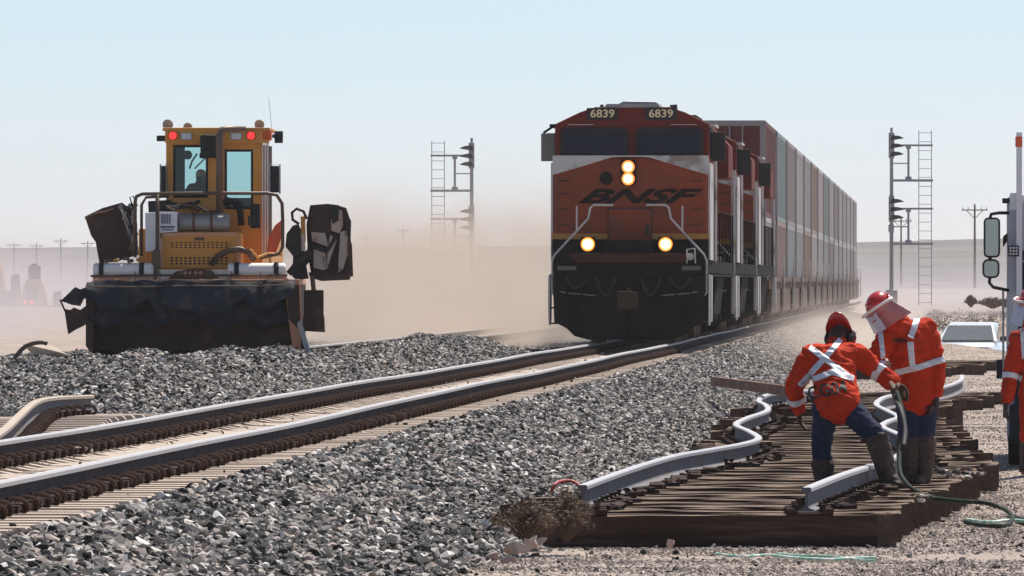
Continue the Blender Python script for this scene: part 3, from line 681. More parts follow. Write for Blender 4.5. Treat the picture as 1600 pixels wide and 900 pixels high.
# ------------------------------------------------------------------ container train
ccol = {}
for nm, c in (('dull red', (.15,.03,.03)), ('grey green', (.26,.31,.31)), ('pale blue grey', (.37,.39,.40)), ('off white', (.47,.445,.43)), ('mauve grey', (.34,.28,.28)), ('light grey', (.40,.39,.38)), ('rusty brown', (.34,.24,.2)), ('pale pink grey', (.5,.45,.44))):
    ccol[nm] = mat('container_'+nm.replace(' ', '_'), c, .65, var=.2, scale=1.6, spec=.25, col2=[x*.55+.03 for x in c], mask=(.47,.66), stretch=(1,2.2,.25))
def container_mesh(m, Lc=14.4):
    mb = MB().box(-1.19,1.19,.03,Lc-.03,.06,2.55)
    for s in (-1, 1):
        for k in range(47): mb.box(s*1.19-.001*s, s*1.214, .25+k*.295, .40+k*.295, .12, 2.46)
        for z in (.0, 2.46): mb.box(s*1.22-.05, s*1.22+.0, 0, Lc, z, z+.13)
    for k in range(8): mb.box(-1.05+k*.28, -.93+k*.28, .0, .03, .12, 2.46)
    return mb.mesh('corrugated_shell', m)
cmesh = {k: container_mesh(v) for k, v in ccol.items()}
pm = MB()
for s in (-1, 1):
    for y in (.08, 14.32): pm.box(s*1.15-.08, s*1.15+.085, y-.08, y+.08, 0, 2.59)
pm.box(-1.2,1.2,-.02,.03,2.45,2.6); pm.box(-1.2,1.2,-.02,.03,0,.13)
for x in (-.6,-.25,.25,.6): pm.cyl((x,-.04,.1),(x,-.04,2.5),.02,n=6)
postm = pm.mesh('end_frame', mat('container_corner_grey', (.3,.28,.28), .7, var=.2))
def well_car():
    t = thing('well_wagon', 'wagon', 'wagon')
    b = MB()
    for s in (-1, 1): b.box(s*1.32-.05, s*1.32+.05, 1.7, 14.5, .35, 1.25); b.box(s*1.36-.06, s*1.36+.06, 1.6, 14.6, 1.2, 1.32)
    b.box(-1.3,1.3,1.7,14.5,.28,.36); b.build('well', M['rusty'], t)
    for y0, y1 in ((0,1.7),(14.5,16.2)): MB().box(-1.35,1.35,y0,y1,1.0,1.25).build('end_platform', M['rusty'], t)
    for y0 in (.1, 16.0):
        l = MB()
        for s in (-1, 1):
            for k in range(4): l.box(s*1.42-.03, s*1.42+.03, y0-.05, y0+.4, .45+k*.3, .5+k*.3)
            l.box(s*1.45-.02, s*1.45+.02, y0-.1, y0+.05, .4, 1.9)
        l.build('ladder', M['lwhite'], t)
    bogie(t, 1.0, (-.85,.85), .42); bogie(t, 15.2, (-.85,.85), .42)
    return t
wc = well_car()
ords = ['first','second','third','fourth','fifth','sixth','seventh','eighth','ninth','tenth','eleventh','twelfth','thirteenth','fourteenth','fifteenth']
seq_u = ['dull red','grey green','mauve grey','off white','light grey','rusty brown','pale pink grey','grey green','off white','mauve grey','off white','light grey','pale pink grey','off white','light grey']
seq_l = ['off white','rusty brown','pale blue grey','light grey','rusty brown','pale pink grey','off white','light grey','mauve grey','off white','light grey','pale pink grey','off white','mauve grey','light grey']
D = 238.5
for i in range(15):
    c = wc if i == 0 else copy_tree(wc)
    on_track(c, D); c['label'] = f'{ords[i]} rusty well wagon behind the locomotives, carrying two stacked containers'; c['group'] = 'wagons of the container train'
    for lvl, seq in ((0, seq_l), (1, seq_u)):
        t = thing('shipping_container', f"{seq[i]} {'upper' if lvl else 'lower'} shipping container on the {ords[i]} wagon behind the locomotives", 'shipping container', group='containers stacked on the train')
        obj('shell', cmesh[seq[i]], t); obj('end_frame', postm, t)
        on_track(t, D+.9, .37+lvl*2.6)
    D += 16.6
# ------------------------------------------------------------------ ballast regulator (local: x right, y back, z up from rail)
G = thing('ballast_regulator', 'yellow ballast regulator with raised plough wings and a black rubber skirted broom box', 'track machine', (-4.68, 130, ZR), -.02)
def gx(px): return (px-303)/106
def gz(py): return (567-py)/106
def gp(px, py, y=0): return (gx(px), y, gz(py))
def poly(pts): 
    q = [(gx(a), gz(b)) for a, b in pts]
    A = sum(q[i][0]*q[(i+1) % len(q)][1]-q[(i+1) % len(q)][0]*q[i][1] for i in range(len(q)))
    return q if A < 0 else q[::-1]
Y, Or, K, B = M['ry'], M['ro'], M['black'], M['pipe']
# broom box
MB().prism(poly([(140,555),(136,470),(150,445),(470,445),(470,555),(455,560),(150,560)]), 1.2, 1.6).build('box_rear_wall', M['bladebrown'], G)
MB().prism(poly([(138,445),(470,445),(470,436),(150,436)]), -.35, 1.7).build('box_top', Or, G, bevel=.01)
for x0, x1 in ((136,148),(458,470)):
    MB().prism(poly([(x0,444),(x1,444),(x1,556),(x0,540)]), -.3, 1.4).build('side_wall', M['bladebrown'], G)
MB().prism(poly([(150,500),(458,500),(458,548),(150,548)]), .3, .34).build('deflector_plate', M['bladebrown'], G)
# broom core with rubber elements
bc = MB().cyl(gp(152,520,.7), gp(456,520,.7), .16, n=14).build('broom_shaft', M['rusty'], G)
el = MB()
for k in range(34):
    x = gx(158)+k*.084
    for a in range(7):
        t = a/7*6.28+k*.5; el.cyl((x,.7+.14*math.cos(t),gz(520)+.14*math.sin(t)), (x,.7+.40*math.cos(t),gz(520)+.40*math.sin(t)), .03, n=5)
tag(el.build('broom_rubbers', M['rubber'], G), kind='stuff')
# hanging rubber sheets
def sheet(name, cols, y0, rows=5, parent=G, m=None, out=.17, thick=.012, seed=0):
    """cols: (px, py_top, py_bottom) left to right; hangs and bulges forward"""
    mb = MB(); rr = random.Random(seed); n = len(cols)
    for side in (0, 1):
        for r in range(rows+1):
            t = r/rows
            for k, (px, a, b) in enumerate(cols):
                py = a+(b-a)*t; y = y0-out*math.sin(t*1.7)+.018*math.sin(k*1.9+seed)+.03*rr.uniform(-1,1)*(1 if not side else 0)*0+(thick if side else 0)
                mb.v.append((gx(px), y, gz(py)))
    N = (rows+1)*n
    for r in range(rows):
        for k in range(n-1):
            a = r*n+k; mb.f.append((a, a+n, a+n+1, a+1)); mb.m.append(0); a += N; mb.f.append((a, a+1, a+n+1, a+n)); mb.m.append(0)
    for r in range(rows):
        for k in (0, n-1): a = r*n+k; mb.f.append((a, a+n, a+n+N, a+N)); mb.m.append(0)
    for k in range(n-1): a = rows*n+k; mb.f.append((a, a+1, a+1+N, a+N)); mb.m.append(0)
    return mb.build(name, m or M['rubber'], parent, True)
def flap(a, b, top, bots, y0, seed):
    n = len(bots); cols = [(a+(b-a)*k/(n-1), top+2*math.sin(k*1.1+seed), bots[k]) for k in range(n)]
    return sheet('rubber_skirt', cols, y0, seed=seed)
flap(138, 212, 439, [462,466,490,478,486,484,492], -.40, 1)
flap(205, 262, 439, [486,480,472,466,482,505,498], -.43, 2)
flap(255, 362, 439, [474,480,487,484,486,492,488,486,482], -.46, 3)
flap(352, 418, 439, [492,486,470,465,476,486,484], -.42, 4)
flap(408, 463, 439, [480,484,478,470,464,455], -.40, 5)
flap(140, 300, 470, [500,512,506,498,514,508,500,505], -.15, 6)
flap(296, 462, 470, [508,500,514,505,498,512,502,506], -.15, 7)
MB().prism(poly([(97,470),(120,448),(128,452),(140,447),(150,448),(146,470),(134,466),(128,478),(114,476),(104,472)]), -.36, -.34).build('torn_flap', M['rubber'], G)
MB().prism(poly([(103,482),(112,484),(118,480),(128,484),(136,478),(141,497),(135,508),(122,514),(109,522)]), -.38, -.355).build('torn_flap', M['bladebrown'], G)
MB().tube([gp(96,468,-.3),gp(103,484,-.32),gp(112,500,-.33)], .015, 5).build('torn_edge', M['bladebrown'], G)
MB().tube([gp(140,447,-.5),gp(214,448,-.52),gp(300,446,-.52),gp(400,447,-.52),gp(458,444,-.5)], .012, 6).build('skirt_bar', B, G)
# tanks with straps
for x0, x1, st in ((146,240,(159,222)),(356,447,(370,432))):
    tk = MB(); n = 22; pts = []; rs = []
    for k in range(n+1):
        t = k/n; pts.append((gx(x0)+(gx(x1)-gx(x0))*t, -.05, gz(423))); rs.append(.118*(1 if k % 2 else .95)*(.8 if k in (0, n) else 1))
    tk.tube(pts, rs, 14); tt = tk.build('water_tank', M['tank'], G, True)
    for sx in st: MB().cyl((gx(sx)-.035,-.05,gz(423)), (gx(sx)+.035,-.05,gz(423)), .128, n=14).build('strap', K, tt)
    MB().box(gx(x0), gx(x1), -.2, .2, gz(437)+.001, gz(429)).build('tank_cradle', Or, G)
MB().tube([gp(143,431,-.25),gp(240,430,-.25),gp(350,430,-.25),gp(450,430,-.25)], .016, 6).build('front_rail', B, G)
for px in (212, 250, 300, 362, 408): MB().tube([gp(px,424,-.22),gp(px+2,432,-.3),gp(px,446,-.4),gp(px+3,452,-.46)], .008, 5).build('lashing', B, G)
MB().box(gx(246), gx(356), -.1, 1.4, gz(437)+.002, gz(421)).build('front_platform', M['rcream'], G)
MB().prism(poly([(262,437),(275,424),(300,419),(330,421),(345,437)]), -.14, -.1).build('winch_plate', M['rusty'], G)
for k in range(4): MB().cyl(gp(290+k*8,430,-.2), gp(290+k*8,426,-.12), .03, n=8).build('valve', Or, G)
# engine hood
hd = MB(); hd.prism(poly([(249,420),(249,366),(254,362),(372,362),(376,366),(376,420)]), .2, 2.4); hd.build('engine_hood', Y, G, bevel=.02)
MB().prism(poly([(252,369),(252,364),(368,363),(369,369)]), .16, .2).build('hood_lip', Or, G)
for z0, z1 in ((377,388),(401,414)):
    g = MB().prism(poly([(264,z0),(356,z0),(356,z1),(264,z1)]), .185, .199).build('grille', K, G)
    bars = MB()
    for k in range(14): x = gx(264+k*92/13); bars.box(x-.012, x+.012, .17, .184, gz(z1), gz(z0))
    for q in range(4): z = gz(z1)+(gz(z0)-gz(z1))*(q)/3; bars.box(gx(264), gx(356), .172, .183, z-.008, z+.008)
    bars.build('grille_bars', Y, g)
MB().prism(poly([(302,371),(318,371),(318,375),(302,375)]), .19, .2).build('maker_plate', B, G)
# muffler, battery box, intake
mf = MB().tube([gp(277,347,.3),gp(279,347,.3),gp(354,347,.3),gp(357,347,.3)], [.10,.135,.135,.10], 16).build('muffler', M['steel'], G, True)
for px in (301, 329): MB().cyl((gx(px)-.02,.3,gz(347)), (gx(px)+.02,.3,gz(347)), .14, n=16).build('band', M['rusty'], mf)
bx = MB().prism(poly([(226,393),(226,332),(248,331),(276,331),(276,362),(249,364),(249,393)]), .1, .8).build('white_box', M['rbox'], G, bevel=.01)
lb = MB()
for a in range(4):
    for b_ in range(5): lb.box(gx(251+a*4), gx(254+a*4), .088, .097, gz(349-b_*3), gz(349-b_*3)+.02)
lb.box(gx(250), gx(272), .088, .097, gz(356), gz(353)); lb.box(gx(252), gx(270), .088, .097, gz(360), gz(358)); lb.build('label_print', mat('label_ink', (.12,.12,.25), .6), bx)
MB().prism(poly([(230,332),(229,314),(262,312),(263,331)]), .3, 1.0).build('battery', K, G, bevel=.01)
MB().tube([gp(262,318,.5),gp(290,322,.4),gp(310,314,.4)], .03, 6).build('black_hose', K, G)
MB().tube([gp(341,333,.35),gp(341,210,.35),gp(344,203,.38),gp(352,201,.45),gp(380,200,.6)], [.055,.055,.055,.05,.035], 12).build('exhaust_stack', mat('heat_brown_pipe', (.16,.10,.075), .5, .4), G, True)
MB().tube([gp(344,318,.5),gp(352,312,.6),gp(364,316,.6),gp(372,330,.6),gp(374,352,.6)], .05, 10).build('intake_duct', K, G, True)
MB().prism(poly([(309,244),(308,212),(313,209),(334,210),(335,246)]), .7, 1.0).build('air_unit', K, G, bevel=.02)
MB().prism(poly([(307,246),(318,246),(336,240),(336,238),(307,238)]), .75, .95).build('air_unit_bracket', K, G)
# cab
y0, y1 = 1.02, 2.9
cabf = MB(); X0, X1, Z0c, Z1c = gx(253), gx(402), gz(420), gz(203)
wl = (gx(264), gx(319), gz(308), gz(225)); wr = (gx(345), gx(390), gz(326), gz(232))
def plate(mb, x0, x1, z0, z1): mb.box(x0, x1, y0, y0+.05, z0, z1)
for a in ((X0, wl[0], Z0c, Z1c), (wl[1], wr[0], Z0c, Z1c), (wr[1], X1, Z0c, Z1c), (wl[0], wl[1], Z0c, wl[2]), (wl[0], wl[1], wl[3], Z1c), (wr[0], wr[1], Z0c, wr[2]), (wr[0], wr[1], wr[3], Z1c)): plate(cabf, *a)
cabf.build('cab_front', Y, G)
MB().box(X0-.05, X1+.14, y0-.08, y1+.1, Z1c, Z1c+.05).build('cab_roof', Y, G, bevel=.015)
MB().box(X0-.01, X1+.13, y0-.1, y0-.06, gz(222), gz(202)).build('lamp_rail', Y, G)
ds = MB(); ds.box(X1, X1+.03, y0, y1, Z0c, gz(330)); ds.box(X1, X1+.03, y0, y0+.12, gz(330), Z1c); ds.box(X1, X1+.03, y1-.12, y1, gz(330), Z1c); ds.build('cab_side', Y, G)
ds = MB(); ds.box(X0, X0+.03, y0+.05, y1, Z0c, gz(330)); ds.box(X0, X0+.03, y1-.12, y1, gz(330), Z1c); ds.build('cab_side', Y, G)
MB().box(X0, X1, y1, y1+.04, Z0c, gz(335)).build('cab_rear', Y, G)
for k in range(4): MB().box(X1+.02, X1+.05+.02*k, y0+.1+.35*k, y0+.16+.35*k, gz(400), gz(225)).build('door_bar', M['steel'] if k % 2 else B, G)
for (a, b, c, d) in (wl, wr):
    fr = MB(); r = .035
    for q in ((a,b,d-r,d),(a,b,c,c+r),(a,a+r,c+r,d-r),(b-r,b,c+r,d-r)): fr.box(q[0],q[1],y0-.012,y0+.04,q[2],q[3])
    w = fr.build('window', K, G, bevel=.01); MB().box(a+.03, b-.03, y0+.01, y0+.018, c+.03, d-.03).build('pane', M['cabglass'], w)
MB().box(wl[0]+.03, wl[0]+.17, y0+.06, y0+.09, wl[2], wl[3]).build('cab_pillar', K, G)
MB().tube([gp(300,238,1.3),gp(292,250,1.3),gp(288,262,1.3)], .015, 5).build('wiper', K, G)
MB().tube([gp(316,243,1.2),gp(297,262,1.2)], .012, 5).build('wiper', K, G)
MB().cyl(gp(284,240,1.4), gp(284,240,1.5), .07).build('fan', K, G)
MB().box(wr[0]+.02, wr[1]-.02, y0+.1, y0+.14, wr[2], gz(308)).build('dash_panel', M['bladebrown'], G)
for px in (264.5, 387.5):
    l_ = MB().cyl(gp(px,210.5,y0-.16), gp(px,210.5,y0-.1), .065, n=16).build('marker_lamp', K, G); MB().cyl(gp(px,210.5,y0-.172), gp(px,210.5,y0-.161), .055, n=16).build('lens', M['red'], l_)
for px in (286, 364):
    l_ = MB().box(gx(px)-.085, gx(px)+.085, y0-.16, y0-.1, gz(217), gz(206)).build('work_lamp', M['steel'], G); MB().box(gx(px)-.07, gx(px)+.07, y0-.166, y0-.161, gz(216), gz(207)).build('lens', M['lens'], l_)
MB().box(gx(404), gx(419), y0-.1, y0+.1, gz(218), gz(202)).build('beacon', M['safetyorange'], G, bevel=.01)
ch = MB(); ch.cyl(gp(420,211,y0), gp(426,211,y0), .03)
for z in (208, 217): ch.cyl(gp(424,z,y0-.05), gp(437,z,y0-.05), .05)
ch.build('camera_pair', K, G); MB().box(gx(238), gx(252), y0, y0+.12, gz(219), gz(210)).build('side_lamp', K, G, bevel=.01)
for px, py, r in ((253.5,192.5,.07),(285,196.5,.06),(398,192.5,.065)):
    s_ = MB(); s_.cyl(gp(px,194,1.4), gp(px,204,1.4), .012); s_.cyl(gp(px,py,1.34), gp(px+.6,py-.6,1.37), r*1.15, r*1.1, 18); s_.build('round_mirror', M['steel'], G)
MB().tube([gp(418,203,1.3),gp(415,170,1.3),gp(413,150,1.3)], .004, 4).build('whip_aerial', B, G)
for x0, x1, z0, z1, s in ((246,252,258,302,-1),(418,431,258,300,1)):
    m_ = MB().prism(poly([(x0,z1),(x1,z1),(x1,z0),(x0,z0)]), .9, .98).build('side_mirror', K, G)
    e = 2.5; MB().tube([gp(x0-e*.6,z1+e,.94),gp(x0-e*.6,z0-e,.94),gp(x1+e*.6,z0-e,.94),gp(x1+e*.6,z1+e,.94)], .012, 6).build('mirror_frame', M['lwhite'], m_)
# guard rails
MB().tube([gp(211,402,.0),gp(211,315,.0),gp(213,307,.0),gp(222,303,.0),gp(300,302,.0),gp(418,302,.0),gp(432,305,.05),gp(440,318,.1),gp(441,345,.1),gp(441,385,.1),gp(436,396,.1),gp(420,400,.1),gp(405,403,.1)], .026, 8).build('guard_rail', B, G, True)
MB().tube([gp(219,400,.3),gp(219,320,.3),gp(226,308,.3),gp(260,306,.5)], .022, 8).build('guard_rail', B, G, True)
MB().tube([gp(246,303,-.02),gp(246,432,-.02)], .03, 8).build('rail_post', B, G, True)
MB().prism(poly([(236,432),(238,393),(242,389),(250,391),(252,432)]), -.1,-.02).build('post_bracket', B, G)
MB().tube([gp(330,412,.1),gp(340,400,0),gp(358,391,-.05),gp(374,389,-.05),gp(388,394,0),gp(396,405,.1)], .045, 10).build('hydraulic_hose', B, G, True)
MB().tube([gp(374,390,0),gp(392,391,0),gp(402,402,.05),gp(418,396,.1),gp(440,398,.1)], .02, 8).build('hydraulic_hose', Y, G, True)
MB().prism(poly([(413,398),(416,372),(426,352),(437,343),(438,366),(431,385),(426,398)]), .6, .75).build('lift_arm', M['safetyorange'], G, bevel=.01)
MB().prism(poly([(250,300),(255,300),(255,262),(250,258)]), 1.0, 1.2).build('corner_post', B, G)
# chassis and wheels
MB().box(-1.05,1.05,1.3,7.5,.55,1.25).build('chassis', K, G)
MB().box(-1.0,1.0,2.9,6.9,1.25,2.0).build('rear_deck', Y, G, bevel=.03)
wh = MB()
for s in (-1, 1): wh.cyl((s*.68,0,0),(s*.82,0,0),.38,n=18)
wh.cyl((-.7,0,0),(.7,0,0),.07,n=8); whm = wh.mesh('wheel_set', M['rusty'])
for y in (2.2, 6.2): obj('wheel_set', whm, G, (0,y,.38))
# left raised wing
MB().prism(poly([(130,338),(157,325),(188,316),(196,322),(200,342),(206,400),(178,409),(153,411),(147,378),(140,368)]), .3, .42).build('plough_wing', M['bladebrown'], G, bevel=.01)
for pts, m in ((((131,341),(150,333),(162,331),(176,326)),M['rusty']), (((186,318),(194,345),(203,372),(206,398)),M['steel']), (((198,325),(204,318),(211,330)),K), (((193,333),(204,352),(209,378)),K), (((200,318),(206,330),(205,346),(211,362)),M['steel'])):
    MB().tube([gp(a,b,.25) for a, b in pts], .022, 6).build('wing_strut', m, G)
MB().prism(poly([(190,322),(200,320),(210,345),(212,398),(205,400),(202,362),(193,340)]), .42, .6).build('wing_hinge', K, G)
MB().prism(poly([(196,345),(203,352),(207,376),(203,380),(197,364)]), .27,.3).build('wing_plate', M['bladetan'], G)
for a0, b0, a1, b1, m in ((183,322,200,350,'steel'),(195,328,190,342,'bladetan'),(202,338,212,352,'steel'),(198,352,214,366,'clip'),(206,366,200,392,'bladetan'),(190,330,206,326,'clip'),(208,372,214,398,'steel'),(196,360,206,400,'rusty')):
    MB().tube([gp(a0,b0,.24),gp((a0+a1)/2+2,(b0+b1)/2,.2),gp(a1,b1,.24)], .014, 5).build('hydraulic_line', M[m], G)
for k in range(5): MB().tube([gp(258+k*3,322,.25),gp(270+k*7,328-3*k,.15),gp(290+k*8,322+2*k,.2),gp(300+k*9,330,.28)], .018, 6).build('engine_hose', M['black'] if k % 3 else M['rusty'], G)
MB().tube([gp(205,318,.1),gp(202,308,.1),gp(207,306,.1),gp(214,322,.1)], .01, 5).build('hydraulic_line', K, G)
for px in (405, 409, 413): MB().cyl(gp(px,402,1.0), gp(px,222,1.0), .012, n=6).build('door_trim', M['tank'], G)
for px, py in ((166,408),(180,407),(202,408),(216,406),(195,404)): MB().blob(gp(px,py,-.1), gp(px+5,py-1,-.08), .035, .03, None, .7, 8).build('fitting', M['rusty'] if px % 4 else M['lyellow'], G, True)
for px in (250,372): MB().box(gx(px)-.03, gx(px)+.03, .15, .2, gz(418), gz(372)).build('hinge_strip', Or, G)
MB().cyl(gp(391,337,.3), gp(391,352,.3), .05, n=10).build('air_filter', K, G); MB().cyl(gp(396,318,.5), gp(396,356,.5), .075, n=14).build('air_filter', K, G)
# right wing stack
wing = [((482,320),(508,318),(520,319),(538,324),(543,338),(549,430),(540,436),(500,438),(484,432),(478,396),(476,350)), M['bladebrown'], .5, .62]
MB().prism(poly(wing[0]), wing[2], wing[3]).build('plough_wing', wing[1], G, bevel=.01)
for pts, m, yy in ((((484,321),(512,318),(514,362),(508,366),(482,362)),M['bladebrown'],.38), (((484,362),(506,364),(512,386),(506,384),(486,376)),M['bladetan'],.36),
        (((488,386),(506,392),(510,418),(504,422),(488,418)),M['bladetan'],.36), (((514,330),(532,328),(534,352),(528,364),(516,360)),M['bladetan'],.34), (((514,366),(524,376),(516,398),(509,420),(510,388)),M['bladetan'],.35),
        (((530,362),(541,360),(541,398),(534,420),(526,426)),M['bladetan'],.35), (((539,330),(547,345),(546,372),(540,368)),K,.32), (((541,376),(548,380),(550,432),(542,430)),M['bladebrown'],.33),
        (((516,320),(528,320),(527,344),(518,350),(514,338)),K,.31), (((484,380),(508,388),(522,366),(524,374),(510,396),(484,388)),K,.33), (((480,425),(545,430),(545,437),(500,439),(482,433)),M['bladebrown'],.33)):
    MB().prism(poly(pts), yy, yy+.05).build('wing_plate', m, G)
MB().tube([gp(473,341,.2),gp(478,342,.2),gp(473,330,.2),gp(462,326,.2),gp(455,332,.2),gp(456,343,.2),gp(466,350,.2)][1:], .022, 8).build('hose_loop', K, G, True)
MB().cyl(gp(472,338,.2), gp(473,378,.2), .035).build('hydraulic_cylinder', M['lyellow'], G); MB().cyl(gp(472,365,.17), gp(473,392,.17), .03).build('cylinder_rod', M['bladetan'], G)
MB().prism(poly([(446,365),(456,352),(464,350),(470,362),(470,388),(484,405),(476,415),(480,435),(462,438),(455,432),(456,400),(444,385)]), .3, .5).build('wing_arm', K, G)
MB().tube([gp(450,428,.2),gp(466,408,.2),gp(484,392,.2)], .05, 8).build('arm_brace', K, G)
MB().tube([gp(489,458,.3),gp(486,430,.3)], .035, 8).build('shaft', B, G)
MB().prism(poly([(473,453),(504,453),(504,518),(473,514)]), .25, .32).build('lower_plate', M['bladebrown'], G); MB().prism(poly([(480,452),(505,495),(506,519),(470,517),(472,495)]), .33, .38).build('lower_plate', M['bladebrown'], G)
MB().prism(poly([(448,441),(471,441),(472,555),(460,552),(452,500),(449,470)]), -.32, -.1).build('side_column', Or, G, bevel=.01)
MB().prism(poly([(450,462),(468,442),(471,500),(466,512),(452,498)]), -.34, -.325).build('rubber_side_flap', M['bladebrown'], G)
MB().prism(poly([(466,505),(471,500),(489,556),(483,562)]), -.5, -.2).build('side_blade', M['steel'], G)
MB().prism(poly([(452,555),(462,500),(486,564),(470,568)]), -.2, .3).build('blade_root', M['bladebrown'], G)

# ghostly machines in the dust further back
def dusty_machine(px, py_top, py_bot, Dm, label, red):
    s = F/Dm; base = P(px, py_bot, Dm); H = (py_bot-py_top)/s; t = thing('track_machine', label, 'track machine', tuple(base), 0, 'track machines in the dust')
    MB().box(-1.4,1.4,0,6,.35,H*.42).build('body', M['rusty'], t, bevel=.05)
    MB().prism([(-.8,H*.42),(-.62,H*.66),(-.42,H*.78),(.42,H*.78),(.62,H*.66),(.8,H*.42)], .3, 2.4).build('cab', M['ro'], t, bevel=.03)
    MB().box(-.5,.25,.28,.3,H*.5,H*.7).build('window', M['glass'], t)
    MB().box(-.35,.35,1,1.8,H*.78,H*.97).build('boom', M['bladebrown'], t, bevel=.04); MB().cyl((0,1.4,H*.95),(0,1.4,H),.2).build('boom_head', K, t)
    for s_ in (-1, 1):
        MB().cyl((s_*1.1,1,.4),(s_*1.35,1,.4),.4).build('wheel', M['tyre'], t); MB().prism([(s_*1.1,H*.3),(s_*1.75,H*.35),(s_*1.6,H*.62),(s_*1.15,H*.6)][::s_], .4, .8).build('side_wing', M['bladebrown'], t)
    if red:
        for x in (-.5,-.1): MB().cyl((x,.2,H*.46),(x,.27,H*.46),.09).build('lamp', M['red'], t)
dusty_machine(52, 412, 524, 520, 'faint track machine with red lamps standing in the dust left of the yellow regulator', True)
dusty_machine(-14, 376, 512, 520, 'faint tall machine half cut off by the left picture edge', False)
# ------------------------------------------------------------------ people
def V(px, py, D): return P(px, py, D)
def hand_mb(mb, wrist, d, palm_n, side, curl=.6, k=1.0, spread=.1):
    """wrist point, d towards the fingers, palm_n normal of the back of the hand, side = +1/-1 where the thumb leaves"""
    d = d.normalized(); n_ = (palm_n-d*palm_n.dot(d)).normalized(); s = d.cross(n_)*side
    mb.blob(wrist, wrist+d*.085*k, .030*k, .040*k, s, .5, 10)
    for i, (o, L) in enumerate(((-.030,.062),(-.010,.075),(.010,.08),(.030,.07))):
        b = wrist+d*.095*k+s*o*k; dd = (d+s*o*spread*20*.1).normalized(); a = curl*.6
        for q, f in enumerate((.45,.32,.23)):
            dd = (dd*math.cos(a)-n_*math.sin(a)).normalized(); n_l = n_; e = b+dd*L*f*k*1.15; mb.blob(b, e, (.0115-.001*q)*k, (.0105-.001*q)*k, None, 1, 8); b = e
    b = wrist+d*.03*k+s*.035*k
    for q in range(2):
        dd = (d*.75+s*(.75-.55*q)-n_*curl*.5).normalized(); e = b+dd*.042*k; mb.blob(b, e, .014*k, .012*k, None, 1, 8); b = e
